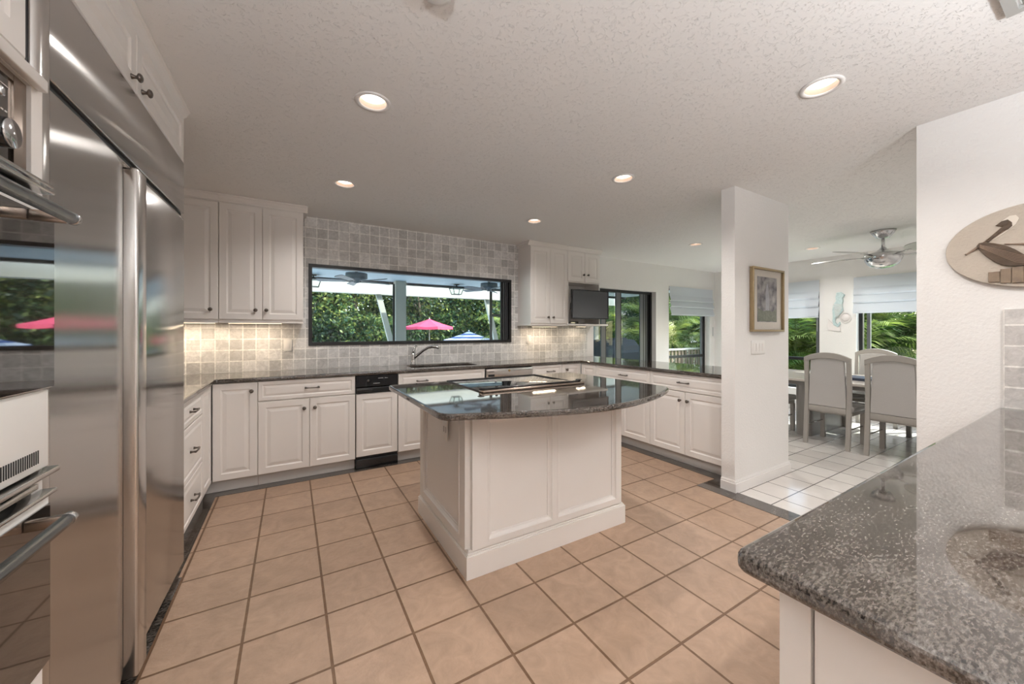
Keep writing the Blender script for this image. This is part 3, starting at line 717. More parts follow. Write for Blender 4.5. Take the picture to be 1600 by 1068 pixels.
# ---------------------------------------------------------------- peninsula at the right
o = slab('peninsula_worktop', rounded([(.667, -.62), (3.066, -.62), (3.066, .372), (.667, .372)], [0, 0, 0, .03]), [], .886, .922, .013, GRANITE)
tag(o, 'large polished granite worktop in the right foreground against the white wall', 'worktop')
t = thing('peninsula_cabinet', 'white cabinet carrying the foreground granite worktop', 'cabinet', (.74, -.55, 0), 0)
MB().box(.0, 2.31, .0, .87, .08, .885).build('carcass', CABW, t)
MB().box(.05, 2.31, .04, .83, .004, .08).build('toe_kick', TOE, t)
b = MB(); b.box(-.018, -.0005, .825, .87, .004, .884); b.build('stile', CABW, t)
MB().box(-.016, -.0005, .0, .820, .085, .884).build('end_panel', CABW, t)

# ---------------------------------------------------------------- refrigerator, oven tower, cabinet above (left side)
LO = (-.485, 2.600, 0); LR = R(89)
t = thing('refrigerator', 'tall built-in stainless side-by-side refrigerator on the left', 'refrigerator', LO, LR)
MB().box(-1.298, -.001, .032, .615, .10, 2.19).build('body', BLACKM, t)
b = MB(); b.box(-1.225, -.003, .075, .09, .0045, .098); b.build('toe_grille', BLACKM, t)
# left door: flat panel that curves back towards the handle
def sheet(pts, z0, z1, th):
    b = MB(); b.prism(pts + [(x, y + th) for x, y in pts[::-1]], z0, z1); return b
door_pts = [(-1.236, .004), (-1.230, 0), (-.86, 0)] + [(-.86 + .1365 * k / 8, .020 * (k / 8) ** 2) for k in range(1, 9)]
o = sheet(door_pts, .098, 1.893, .03).build('door', STEEL, t)
MB().box(-1.232, -.728, .000, .03, 1.8935, 1.8965).build('door_edge', STEELT, o)
o = MB().box(-.628, -.003, .0, .031, .098, 1.893, .003).build('door', STEEL, t)
MB().box(-.626, -.003, -.0005, .03, 1.8935, 1.8965).build('door_edge', STEELT, o)
MB().box(-.722, -.6285, -.020, .031, .050, 1.902, .009, 3).build('handle', STEELT, o)
MB().box(-1.300, -1.2375, -.010, .031, .03, 2.19, .018, 4).build('side_trim', STEELT, t)
MB().box(-1.236, -.003, .012, .031, 1.897, 1.924).build('vent_gap', GAPDARK, t)
MB().box(-1.236, -.001, .0, .031, 1.9245, 2.191, .003).build('grille_panel', STEEL, t)
t = thing('overhead_cabinet', 'white two-door cabinet with crown moulding high above the refrigerator', 'cabinet', LO, LR)
MB().box(-1.300, .0, .0195, .615, 2.194, 2.43).build('carcass', CABW, t)
front('door', -1.295, -.662, 2.196, 2.425, t, ('knob', -.715, 2.232)); front('door', -.662, -.001, 2.196, 2.425, t, ('knob', -.610, 2.232))
crown(-1.300, .0, 2.43, CEIL - .0015, .040, .0195, t, (0, .030), .55)

t = thing('oven_tower', 'white tall cabinet at the far left housing the wall ovens', 'cabinet', LO, LR)
b = MB(); b.box(-2.14, -1.3025, .06, .615, .004, 2.43); b.build('carcass', CABW, t)
b = MB(); b.box(-1.3435, -1.3025, -.018, .06, .10, 1.872); b.box(-2.14, -2.10, -.018, .06, .10, 1.872); b.box(-2.10, -1.3435, -.018, .06, 1.845, 1.872); b.box(-2.10, -1.3435, -.012, .06, .10, .12)
b.build('face_frame', CABW, t)
MB().box(-2.14, -1.3180, -.034, -.0185, 1.846, 1.874, .003).build('ledge', CABW, t)
MB().box(-1.3680, -1.3030, .004, .059, 1.885, 2.43).build('shadow_strip', GAPDARK, t)  # black box painted in as the shade of the gap beside the refrigerator
b = MB(); b.panel(-2.135, -1.3690, 1.887, 2.425, .03, RAISED, -.022); b.build('door', CABW, t)
b = MB(); b.box(-2.135, -1.369, .0085, .059, 1.887, 2.43); b.build('door_backing', CABW, t)
crown(-2.14, -1.3025, 2.43, CEIL - .0015, .04, .0195, t, (0, 0), .55)
o = MB(); o.panel(-2.095, -1.348, .122, .552, .02, DRAWER, -.030); o = o.build('drawer', CABW, t); handle_bar(-1.72, .50, .12, o).location = (0, -.03, 0)

t = thing('wall_oven', 'built-in double wall oven with black control panel and dark glass doors at the left edge', 'oven', LO, LR)
MB().box(-2.095, -1.349, .0, .058, .556, 1.840).build('body', BLACKM, t)
p = MB().box(-2.085, -1.388, -.008, -.0005, 1.655, 1.828).build('control_panel', OVGLASS, t)
b = MB(); b.box(-1.3870, -1.3460, -.012, -.0005, 1.642, 1.843); b.box(-2.095, -1.3880, -.012, -.0005, 1.642, 1.6545); b.box(-2.095, -1.3880, -.012, -.0005, 1.8285, 1.843); b.build('bezel', BRONZES, t)
M = Matrix.Translation((-1.458, -.0085, 1.695)) @ Matrix.Rotation(pi / 2, 4, 'X')
b = MB().use(BLACKG); b.lathe([(.0, 0), (.034, 0), (.034, .006), (.029, .009), (.029, .030), (0, .030)], 28, M); b.use(CHROME); b.lathe([(0, .0301), (.0285, .0301), (.027, .034), (0, .0345)], 28, M); b.build('knob', None, p)
M = Matrix.Translation((-1.62, -.0085, 1.703)) @ Matrix.Rotation(pi / 2, 4, 'X')
b = MB().use(BLACKG); b.lathe([(.0, 0), (.034, 0), (.034, .006), (.029, .009), (.029, .030), (0, .030)], 28, M); b.use(CHROME); b.lathe([(0, .0301), (.0285, .0301), (.027, .034), (0, .0345)], 28, M); b.build('knob', None, p)
for k in range(7): MB().box(-1.428 - k * .030 - .014, -1.428 - k * .030, -.020, -.0085, 1.776, 1.794, .003).build('button', CHROME, p)
b = MB()
for k in range(26): b.box(-1.40 - k * .012 - .007, -1.40 - k * .012, -.0088, -.0081, 1.755, 1.758)
b.box(-2.0, -1.395, -.0088, -.0081, 1.808, 1.8095); b.build('marking', PLATE, p)
b = MB(); b.box(-2.10, -1.312, -.040, -.0, 1.632, 1.640, .002); b.box(-2.10, -1.338, -.052, -.0, 1.612, 1.619, .002); b.box(-2.10, -1.348, -.012, -.0005, 1.619, 1.632); b.build('trim', STEELT, t)
def oven_door(z0, zg0, zg1, z1, hz, r, hr):
    o = MB().box(-2.10, r, -.036, -.001, z0, z1, .003).build('door', PLATE, t)
    MB().box(-2.095, r - .004, -.0395, -.0362, zg0, zg1).build('glass', OVGLASS, o)
    b = MB().use(CHROMED); b.tube([(-2.06, -.100, hz), (r - hr - .072, -.100, hz)], .0125, 16); b.use(CHROME)
    b.tube([(r - hr - .0725, -.100, hz), (r - hr - .058, -.100, hz)], .0135, 16); b.tube([(-2.072, -.100, hz), (-2.06, -.100, hz)], .0135, 16)
    b.use(BRONZES)
    for x in (r - hr - .062, -2.066): b.box(x - .012, x + .003, -.100, -.0395, hz - .012, hz + .010, .002)
    b.build('handle', None, o)
    return o
oven_door(1.178, 1.181, 1.565, 1.606, 1.552, -1.306, .028)
b = MB().use(PLATE); b.box(-2.095, -1.3125, -.032, -.0005, 1.0, 1.175, .003)
p = b.build('vent_panel', None, t)
b = MB()
for k in range(46): b.box(-1.352 - k * .0074 - .0034, -1.352 - k * .0074, -.0328, -.0312, 1.016, 1.045)
b.build('vent_slots', GAPDARK, p)
b = MB(); b.box(-2.10, -1.300, -.046, -.0005, .984, .996, .003); b.box(-2.10, -1.345, -.030, -.0005, .958, .970, .002); b.box(-2.10, -1.305, -.044, -.0005, .938, .946, .002); b.build('trim', STEELT, t)
oven_door(.560, .566, .918, .934, .905, -1.322, .028)

# ---------------------------------------------------------------- ceiling fixtures
def downlight(label, x, y):
    t = thing('recessed_ceiling_light', label, 'ceiling light', (x, y, CEIL), 0, 'recessed ceiling lights')
    b = MB(); b.lathe([(.0695, .004), (.0695, -.0005), (.088, -.0005), (.087, -.005), (.074, -.007), (.066, -.004), (.066, .004)], 32, cap=False); b.build('trim_ring', TRIMW, t)
    b = MB(); b.lathe([(.066, .0), (.060, .05), (.052, .10), (.052, .105)], 32, cap=False); b.build('baffle', BAFFLE, t)
    b = MB(); b.lathe([(.0635, .026), (.048, .017), (0, .013)], 24, cap=False); b.build('bulb', BULB, t)
    ld = bpy.data.lights.new('ceiling_lamp', 'SPOT'); ld.shadow_soft_size = .035; ld.spot_size = R(150); ld.spot_blend = .7; ld.energy = DOWN_W * 4; ld.color = WARM
    lo = bpy.data.objects.new('lamp', ld); col.objects.link(lo); lo.parent = t; lo.location = (0, 0, -.014)
    return t
for (x, y), lb in zip(LAMPS, ['recessed ceiling light nearest the refrigerator, left of the ceiling centre', 'recessed ceiling light at upper right, nearest the foreground granite top', 'recessed ceiling light in front of the left wall cabinets', 'recessed ceiling light above the right end of the island', 'small distant recessed ceiling light in front of the tall right wall cabinet', 'faint recessed ceiling light over the dining area beside the steel fan',
     'added recessed ceiling light behind the camera on the left', 'added recessed ceiling light behind the camera on the right', 'added recessed ceiling light in the rear room, left of the middle', 'added recessed ceiling light in the rear room, right of the middle', 'added recessed ceiling light by the rear wall, left', 'added recessed ceiling light by the rear wall, right', 'added recessed ceiling light over the near end of the dining room', 'added recessed ceiling light inside the dining room beyond the right wall', 'recessed ceiling light in the breakfast nook']):
    dl = downlight(lb, x, y)
    if x > 4: [c.data.__setattr__('energy', DOWN_W * 5.0) for c in dl.children if c.type == 'LIGHT']
t = thing('ceiling_vent', 'grey ceiling air vent at the top right corner', 'vent', (2.13, .10, CEIL), 0)
b = MB(); w = .155
for x0, x1, y0, y1 in ((-w, w, -w, -w + .03), (-w, w, w - .03, w), (-w, -w + .03, -w + .03, w - .03), (w - .03, w, -w + .03, w - .03)): b.box(x0, x1, y0, y1, -.014, -.001)
b.build('frame', simple('grey_vent_paint', (.40, .40, .385, 1), .5), t)
b = MB()
for k in range(8):
    y = -w + .045 + k * .031
    b.box(-w + .03, w - .03, y - .010, y + .010, -.0015, .0, M=Matrix.Translation((0, y, -.008)) @ Matrix.Rotation(R(35), 4, 'X') @ Matrix.Translation((0, -y, 0)))
b.build('slat', simple('pale_vent_slat', (.5, .52, .5, 1), .5), t)
t = thing('smoke_detector', 'white round smoke detector on the ceiling at the top edge', 'smoke detector', (.425, 1.235, CEIL), 0)
MB().lathe([(0, -.034), (.035, -.034), (.052, -.026), (.058, -.001), (0, -.001)], 30).build('cover', PLATE, t)

# made-up uplighters, added behind the camera to brighten the ceiling
def uplighter(label, x, y):
    t = thing('added_fill_lamp', label, 'added fill lamp', (x, y, 0), 0)
    MB().lathe([(0, 0), (.15, 0), (.15, .015), (.03, .03), (0, .03)], 28).build('base', PEWTER, t)
    MB().tube([(0, 0, .03), (0, 0, 1.60)], .013, 12).build('pole', PEWTER, t)
    MB().lathe([(.02, 1.60), (.06, 1.615), (.15, 1.69), (.17, 1.74), (.165, 1.74), (.145, 1.695), (.055, 1.622), (0, 1.61)], 30, cap=False).build('added_lamp_bowl', PLATE, t)
    MB().lathe([(0, 1.645), (.03, 1.65), (.04, 1.68), (.03, 1.71), (0, 1.715)], 16).build('bulb', BULB, t)
    ld = bpy.data.lights.new('fill_uplight', 'AREA'); ld.shape = 'DISK'; ld.size = .30; ld.energy = FILL_W; ld.color = (.93, .97, 1)
    lo = bpy.data.objects.new('lamp', ld); col.objects.link(lo); lo.parent = t; lo.location = (0, 0, 1.735); lo.rotation_euler = (pi, 0, 0)
uplighter('added fill uplighter in the rear room, beside the oven tower', -.55, -.75)
uplighter('added fill uplighter in the rear room, behind the foreground worktop', 1.5, -1.0)

# ---------------------------------------------------------------- wall fittings and pictures
YZX = Matrix(((0, 0, 1, 0), (1, 0, 0, 0), (0, 1, 0, 0), (0, 0, 0, 1)))
def outlet(label, loc, rz, w, h, rockers, kind='outlet'):
    t = thing('wall_' + kind, label, kind, loc, rz)
    MB().box(-w / 2, w / 2, -.006, 0, -h / 2, h / 2, .002).build('plate', PLATE, t)
    n = rockers
    for k in range(n):
        x = (k - (n - 1) / 2) * w / (n + .35)
        MB().box(x - .016, x + .016, -.009, -.0062, -.033, .033, .001, M=Matrix.Rotation(R(3), 4, 'X')).build('rocker' if kind == 'switch' else 'socket', TRIMW, t)
    return t
outlet('white outlet on the marble splashback under the left wall cabinet', (-.03, 4.3878, 1.168), 0, .072, .115, 1)
outlet('white outlet on the marble splashback just right of the pass-through window', (2.836, 4.3878, 1.193), 0, .072, .118, 1)
outlet('white double outlet on the marble splashback at the right end of the tiles', (3.83, 4.3878, 1.205), 0, .118, .118, 2)
outlet('white four-gang light switch plate under the framed picture', (3.432, 1.6898, 1.170), 0, .215, .118, 4, 'switch')
t = thing('framed_picture', 'small gold-framed grey etching with wide cream mat on the white partition', 'picture', (3.565, 1.6895, 1.578), 0)
b = MB(); w, h = .266, .275
for x0, x1, z0, z1 in ((-w, w, -h, -h + .018), (-w, w, h - .018, h), (-w, -w + .018, -h + .018, h - .018), (w - .018, w, -h + .018, h - .018)): b.box(x0, x1, -.034, -.0005, z0, z1, .003)
b.build('frame', GOLD, t)
MB().box(-w + .018, w - .018, -.012, -.003, -h + .018, h - .018).build('mat', PAPER, t)
a = MB().box(-.166, .166, -.0135, -.0122, -.190, .200).build('print', ETCH, t)
b = MB(); b.prism([(-.028, -.09), (.03, -.09), (.034, .0), (.022, .07), (.012, .13), (-.004, .145), (-.02, .12), (-.03, .05)], -.0145, -.0138, Matrix(((1, 0, 0, 0), (0, 0, 1, 0), (0, 1, 0, 0), (0, 0, 0, 1)))); b.build('figure', simple('pale_ink', (.42, .42, .47, 1), .8, vary=.3, scale=30), a)
b = MB(); b.prism([(-.16, -.185), (.16, -.185), (.16, -.07), (.08, -.10), (.02, -.08), (-.06, -.10), (-.16, -.07)], -.0142, -.0137, Matrix(((1, 0, 0, 0), (0, 0, 1, 0), (0, 1, 0, 0), (0, 0, 0, 1)))); b.build('foliage_print', simple('green_grey_ink', (.16, .18, .13, 1), .8, vary=.8, scale=50), a)
MB().box(-w + .018, w - .018, -.0195, -.0175, -h + .018, h - .018).build('glass', PICG, t)

t = thing('wall_plaque', 'oval cream stone plaque with carved brown wading birds on the right wall', 'wall art', (3.079, .25, 1.727), 0)
def rel(pts): return [(y - .25, z - 1.727) for y, z in pts]
ell = [(.295 * cos(2 * pi * k / 64), .205 * sin(2 * pi * k / 64)) for k in range(64)]
MB().prism(ell, -.020, 0, YZX, .003).build('plaque', PLAQUE, t)
def relief(name, pts, th, m, base=-.020): return MB().prism(rel(pts), base - th, base - .0003, YZX, min(.0015, th * .3)).build(name, m, t)
BODY = [(.436, 1.748), (.428, 1.762), (.41, 1.764), (.379, 1.752), (.346, 1.737), (.316, 1.711), (.297, 1.69), (.270, 1.660), (.262, 1.640), (.288, 1.628), (.319, 1.627), (.352, 1.637), (.379, 1.659), (.407, 1.693), (.428, 1.727)]
relief('body', BODY, .012, PELB)
b = MB()
for k in range(6):
    f = .14 + .14 * k; pts = []
    for i in range(9):
        s = i / 8; y = .425 - .15 * s; top = 1.757 - .085 * s; bot = 1.735 - .105 * min(1, s * 1.25) + .012 * max(0, s - .6); pts.append((y - .25, top + (bot - top) * f - 1.727))
    b.tube([(-.0325, y, z) for y, z in pts], .0013, 6)
b.build('feathers', PELL, t)
relief('head_patch', [(.356, 1.86), (.332, 1.879), (.313, 1.879), (.303, 1.861), (.313, 1.834), (.346, 1.798), (.379, 1.773), (.396, 1.762), (.383, 1.785), (.34, 1.82)], .003, PAPER)
relief('bill', [(.475, 1.713), (.470, 1.708), (.40, 1.762), (.337, 1.815), (.349, 1.838), (.40, 1.779)], .006, PELL)
relief('head', [(.376, 1.839), (.356, 1.858), (.337, 1.862), (.325, 1.846), (.324, 1.828), (.337, 1.813), (.352, 1.809), (.396, 1.763), (.41, 1.766), (.352, 1.832)], .009, PELB)
relief('bill_tip', [(.477, 1.714), (.472, 1.716), (.469, 1.708), (.474, 1.706)], .008, PELB)
mir = lambda pts: [(.365 - (y - .25) * .92 - .115, 1.727 + (z - 1.727) * .85 - .02) for y, z in pts][::-1]
relief('bill', [(.348, 1.745), (.347, 1.741), (.26, 1.722), (.20, 1.765), (.21, 1.772), (.265, 1.732)], .006, PELL)
relief('body', [(y - .16, z + .012) for y, z in [(2 * .25 - a, c) for a, c in BODY]][::-1], .010, PELB)
relief('head', [(.205, 1.77), (.225, 1.79), (.215, 1.815), (.19, 1.82), (.172, 1.80), (.18, 1.775)], .009, PELB)
for y0, y1, z1, z0 in ((.362, .398, 1.608, 1.556), (.327, .360, 1.619, 1.548), (.290, .325, 1.623, 1.545), (.250, .288, 1.628, 1.542), (.205, .247, 1.62, 1.545), (.165, .203, 1.615, 1.55)):
    relief('piling', [(y0, z0), (y1, z0), (y1, z1), (y0, z1)], .007, PILING)

t = thing('seahorse_ornament', 'pale turquoise seahorse wall ornament between the dining windows', 'wall art', (7.2985, 2.40, 1.60), 0)
SE = [(2.43, 1.909), (2.376, 1.912), (2.33, 1.867), (2.357, 1.819), (2.35, 1.769), (2.363, 1.72), (2.35, 1.636), (2.376, 1.587), (2.443, 1.515), (2.45, 1.456), (2.423, 1.413), (2.39, 1.455), (2.383, 1.413), (2.416, 1.371), (2.47, 1.406), (2.484, 1.474), (2.477, 1.541), (2.484, 1.634), (2.47, 1.726), (2.437, 1.775), (2.443, 1.834)]
MB().prism([(y - 2.40, z - 1.60) for y, z in SE], -.03, -.0005, YZX, .006).build('body', SHELLM, t)
b = MB()
for k in range(9): b.tube([(-.031, .075 - .004 * k, .13 - .022 * k), (-.034, .02, .12 - .022 * k), (-.031, -.035 + .008 * max(0, k - 3), .115 - .02 * k)], .004, 6)
b.build('ridges', SHELLW, t)
b = MB(); b.tube([(-.015, -.075 + .062 * cos(2 * pi * k / 24), -.082 + .072 * sin(2 * pi * k / 24)) for k in range(25)], .007, 8); b.lathe([(0, -.014), (.055, -.010), (.058, -.0005), (0, -.0005)], 20, Matrix.Translation((0, -.075, -.082)) @ Matrix.Rotation(pi / 2, 4, 'Y') @ Matrix.Rotation(pi, 4, 'X') if False else Matrix(((0, 0, 1, 0), (1, 0, 0, -.075), (0, 1, 0, -.082), (0, 0, 0, 1)))); b.build('shell', SHELLW, t)
MB().prism([(.153, -.20), (.139, -.10), (.077, -.177), (-.017, -.246), (-.017, -.29), (.139, -.279)], -.018, -.0005, YZX, .004).build('base', SHELLW, t)

def fabric_translucent():
    m, nt, bb = new_mat('blind_fabric'); out = nt.nodes['Material Output']
    bb.inputs['Base Color'].default_value = (.68, .72, .77, 1); bb.inputs['Roughness'].default_value = .9
    tl = nt.nodes.new('ShaderNodeBsdfTranslucent'); tl.inputs[0].default_value = (.80, .81, .84, 1)
    g = nt.nodes.new('ShaderNodeNewGeometry'); no = nt.nodes.new('ShaderNodeTexNoise'); no.inputs['Scale'].default_value = 160
    nt.links.new(g.outputs['Position'], no.inputs['Vector']); bp = nt.nodes.new('ShaderNodeBump'); bp.inputs['Strength'].default_value = .15; nt.links.new(no.outputs['Fac'], bp.inputs['Height']); nt.links.new(bp.outputs['Normal'], bb.inputs['Normal'])
    ms = nt.nodes.new('ShaderNodeMixShader'); ms.inputs[0].default_value = .22
    nt.links.new(bb.outputs[0], ms.inputs[1]); nt.links.new(tl.outputs[0], ms.inputs[2]); nt.links.new(ms.outputs[0], out.inputs[0]); return m
BLINDM = fabric_translucent()
def roman_blind(label, loc, rz, w, h):
    t = thing('roman_blind', label, 'blind', loc, rz)
    prof = [(-.020, 0), (-.020, -.30 * h), (-.046, -.46 * h), (-.030, -.50 * h), (-.022, -.50 * h), (-.054, -.68 * h), (-.036, -.72 * h), (-.024, -.72 * h), (-.060, -.95 * h), (-.048, -h), (-.030, -h)]
    th = .004
    b = MB(); b.prism(prof + [(y + th, z) for y, z in prof[::-1]], 0, w, Matrix(((0, 0, 1, 0), (1, 0, 0, 0), (0, 1, 0, 0), (0, 0, 0, 1)))); b.build('fabric', BLINDM, t)
    MB().box(.0, w, -.0155, -.001, -.045, 0).build('head_rail', TRIMW, t)
    MB().tube([(w - .03, -.012, -.04), (w - .03, -.012, -h - .22)], .0025, 6).build('cord', TRIMW, t)
    return t
roman_blind('pale blue-grey roman blind half down over the breakfast nook window', (5.868, 4.399, 2.125), 0, 1.322, .528)
roman_blind('pale roman blind left of the seahorse ornament', (7.299, 3.86, 2.132), -pi / 2, 1.205, .606)
roman_blind('pale roman blind right of the seahorse ornament', (7.299, 2.225, 2.115), -pi / 2, 1.235, .540)
t = thing('cord_cleat', 'slim white blind cord cleat on the wall corner of the breakfast nook', 'cleat', (7.22, 4.399, 1.30), 0)
b = MB(); b.box(-.012, .012, -.014, -.001, -.09, .09, .004); b.build('cleat', simple('grey_plastic_cleat', (.6, .6, .6, 1), .4), t)

# ---------------------------------------------------------------- dining furniture
def make_chair(label):
    t = thing('dining_chair', label, 'chair', (0, 0, 0), 0, 'dining chairs round the table')
    HW = .196
    # side posts: splayed rear legs rising into the back
    def post(sx):
        b = MB(); pts = [(-.035, 0), (.0, .40), (.012, .62), (-.008, .96), (-.012, 1.005)]; wd = .042
        prof = [(y - .018, z) for y, z in pts] + [(y + .020, z) for y, z in pts[::-1]]
        b.prism(prof, sx * HW - wd / 2, sx * HW + wd / 2, Matrix(((0, 0, 1, 0), (1, 0, 0, 0), (0, 1, 0, 0), (0, 0, 0, 1))), .005); return b
    for sx in (-1, 1): post(sx).build('leg', CHAIRW, t)
    # arched top rail
    b = MB(); n = 14; top = []; bot = []
    for k in range(n + 1):
        x = -HW - .021 + (2 * HW + .042) * k / n; q = 1 - (x / (HW + .021)) ** 2
        top.append((x, 1.005 + .062 * q)); bot.append((x, .948 + .052 * max(0, q)))
    b.prism(top + bot[::-1], -.030, .012, Matrix(((1, 0, 0, 0), (0, 0, 1, 0), (0, 1, 0, 0), (0, 0, 0, 1))), .005); b.build('top_rail', CHAIRW, t)
    MB().box(-HW + .0215, HW - .0215, -.016, .020, .385, .450, .004).build('bottom_rail', CHAIRW, t)
    b = MB(); pl = [(-HW + .022, .452), (HW - .022, .452)] + [(x, z + .004) for x, z in reversed([p for p in bot if abs(p[0]) < HW - .02])]
    b.prism(pl, -.018, .030, Matrix(((1, 0, 0, 0), (0, 0, 1, 0), (0, 1, 0, 0), (0, 0, 0, 1))), .008); b.build('back_panel', CHAIRF, t)
    MB().box(-.225, .225, .022, .47, .405, .475, .022, 3).build('seat', LEATHER, t)
    MB().box(-.205, .205, .030, .45, .365, .4045, .004).build('seat_frame', CHAIRW, t)
    for sx in (-1, 1):
        b = MB(); b.prism([(-.022, -.020), (.022, -.020), (.022, .020), (-.022, .020)], 0, .364, Matrix.Translation((sx * .190, .425, 0)), .004); b.build('leg', CHAIRW, t)
        b = MB(); b.tube([(sx * .190, .005, .215), (sx * .190, .405, .215)], .007, 8); b.build('stretcher', CHROME, t)
    return t
ch = make_chair('grey arched-back dining chair in the middle of the near row, the only one seen whole')
ch.location = (5.235, 1.835, 0); ch.rotation_euler = (0, 0, -pi / 2)
dup(ch, (5.225, 1.285, 0), -pi / 2, 'grey arched-back dining chair whose right edge is cut off by the right white wall')
dup(ch, (5.235, 2.545, 0), -pi / 2, 'grey dining chair mostly hidden behind the white partition, only seat and leg showing')
dup(ch, (6.93, 1.885, 0), pi / 2, 'grey dining chair across the table, its arched back rising above the tabletop')
dup(ch, (6.93, 1.27, 0), pi / 2, 'grey dining chair across the table at the far right, only a corner showing')
t = thing('dining_table', 'large greige lacquered dining table on thick pedestals', 'table', (6.06, 1.85, 0), 0)
o = slab('tabletop', rounded([(-.63, -1.15), (.63, -1.15), (.63, 1.15), (-.63, 1.15)], .05), [], .684, .716, .006, TABLEM, t)
MB().box(-.58, .58, -1.10, 1.10, .635, .683, .004).build('apron', TABLEG, t)
for y in (.335, -.99):
    b = MB(); b.prism(rounded([(-.565, y - .085), (.565, y - .085), (.565, y + .085), (-.565, y + .085)], .084), 0, .634); b.build('pedestal', TABLEG, t)
t = thing('placemat_stack', 'stack of dark blue placemats on the dining table', 'placemats', (6.0, 1.78, .716), R(-8))
for k in range(3): MB().box(-.20 + .012 * k, .20 - .004 * k, -.16, .15 + .006 * k, .0005 + .009 * k, .0085 + .009 * k, .002).build('placemat', NAVY, t)
t = thing('ceiling_fan', 'brushed steel ceiling fan with round paddle blades over the dining table', 'fan', (5.94, 1.547, CEIL), 0)
MB().lathe([(0, -.001), (.115, -.001), (.10, -.03), (.06, -.085), (.02, -.095), (0, -.095)], 28).build('canopy', CHROME, t)
MB().tube([(0, 0, -.09), (0, 0, -.23)], .016, 12).build('rod', CHROME, t)
MB().lathe([(.016, -.19), (.028, -.205), (.05, -.235), (.12, -.262), (.165, -.275), (.172, -.30), (.165, -.34), (.135, -.395), (.085, -.43), (.03, -.443), (0, -.445)], 32, cap=False).build('motor', CHROME, t)
for k in range(5):
    a = 2 * pi * k / 5 + R(18); M = Matrix.Rotation(a, 4, 'Z')
    b = MB(); b.tube([M @ Vector((.15, 0, -.30)), M @ Vector((.30, 0, -.288)), M @ Vector((.34, 0, -.285))], .009, 8); o = b.build('blade_arm', CHROME, t)
    b = MB(); n = 28; b.prism([(.50 + .20 * cos(2 * pi * q / n), .125 * sin(2 * pi * q / n)) for q in range(n)], -.004, .004, M @ Matrix.Translation((0, 0, -.283)) @ Matrix.Rotation(R(-12), 4, 'X')); b.build('blade', simple('matt_silver_blade', (.55, .545, .53, 1), .45, .2), o)

# ---------------------------------------------------------------- outside: covered patio, garden
struct(MB().box(-40, 60, -40, 60, -1.3, -1.2).build('lawn', GRASS))
struct(MB().box(-12, 12.5, 4.585, 17.0, -.30, -.06).build('patio_deck', DECK))
struct(MB().box(-9, 10.6, 4.585, 9.9, 2.56, 2.72).build('patio_ceiling', LANAI))
struct(MB().box(-9, 10.6, 9.78, 9.90, 2.50, 2.559).build('patio_header', FRAMEB))
b = MB(); b.box(-9, 10.6, 10.34, 10.50, 2.30, 2.66); b.box(-9, 10.6, 10.32, 10.54, 2.285, 2.305); struct(b.build('patio_beam', BEAMW))
def post(label, x, y, w, m=POSTG):
    t = thing('patio_post', label, 'post', (x, y, -.06), 0)
    MB().box(-w / 2, w / 2, -w / 2, w / 2, .002, 2.558 + .06).build('shaft', m, t); MB().box(-w / 2 - .02, w / 2 + .02, -w / 2 - .02, w / 2 + .02, .0, .12).build('base', m, t)
    b = MB(); b.box(-w / 2 - .045, -w / 2 - .003, -.02, .02, .13, 2.55); b.build('screen_track', FRAMEB, t)
post('wide greige patio post seen in the middle of the pass-through window', 2.345, 9.62, .255)
post('greige patio post outside to the left of the pass-through window', -2.6, 9.62, .255)
post('greige patio post outside beyond the breakfast nook door', 8.9, 9.62, .20)
def brace(label, x):
    b = MB(); b.prism([(-.07, -.05), (.07, -.05), (.07, .05), (-.07, .05)], 0, 1)
    for v in b.bm.verts: v.co = Vector((x + v.co.x + .60 * (1 - v.co.z), 10.45 + v.co.y, -.06 + v.co.z * 2.34))
    return tag(b.build('slanted_post', BEAMW), label, 'post')
brace('slanting cream post under the patio beam, left half of the pass-through window', 1.99)
brace('slanting cream post under the patio beam, at the right end of the pass-through window', 5.20)
brace('slanting cream post under the patio beam, outside to the left', -1.2)
t = thing('screen_door', 'black framed patio screen door seen at the right end of the pass-through window', 'screen door', (5.0, 9.84, -.06), 0)
b = MB(); b.box(0, .07, -.02, .02, 0, 2.55); b.box(1.1, 1.17, -.02, .02, 0, 2.55); b.box(.07, 1.1, -.02, .02, 1.80, 1.88); b.box(.07, 1.1, -.02, .02, 0, .12); b.build('frame', FRAMEB, t)
def patio_fan(label, x, y, rot):
    t = thing('patio_fan', label, 'fan', (x, y, 2.56), 0)
    MB().lathe([(0, 0), (.09, 0), (.08, -.05), (.03, -.06), (.03, -.10), (.20, -.115), (.205, -.21), (.16, -.235), (.06, -.255), (.05, -.30), (0, -.305)], 26).build('motor', FANG, t)
    for k in range(5):
        M = Matrix.Rotation(rot + 2 * pi * k / 5, 4, 'Z')
        b = MB(); b.box(.10, .24, -.02, .02, -.265, -.255, M=M); n = 10
        pl = [(.20, -.05), (.68, -.075), (.71, -.05), (.715, 0), (.71, .05), (.68, .075), (.20, .05)]
        b.prism(pl, -.005, .005, M @ Matrix.Translation((0, 0, -.262)) @ Matrix.Rotation(R(14), 4, 'X')); b.build('blade', FANG, t)
patio_fan('grey patio ceiling fan seen at the upper left of the pass-through window', 1.10, 7.95, R(20))
patio_fan('grey patio ceiling fan seen at the upper right of the pass-through window', 4.03, 7.97, R(50))
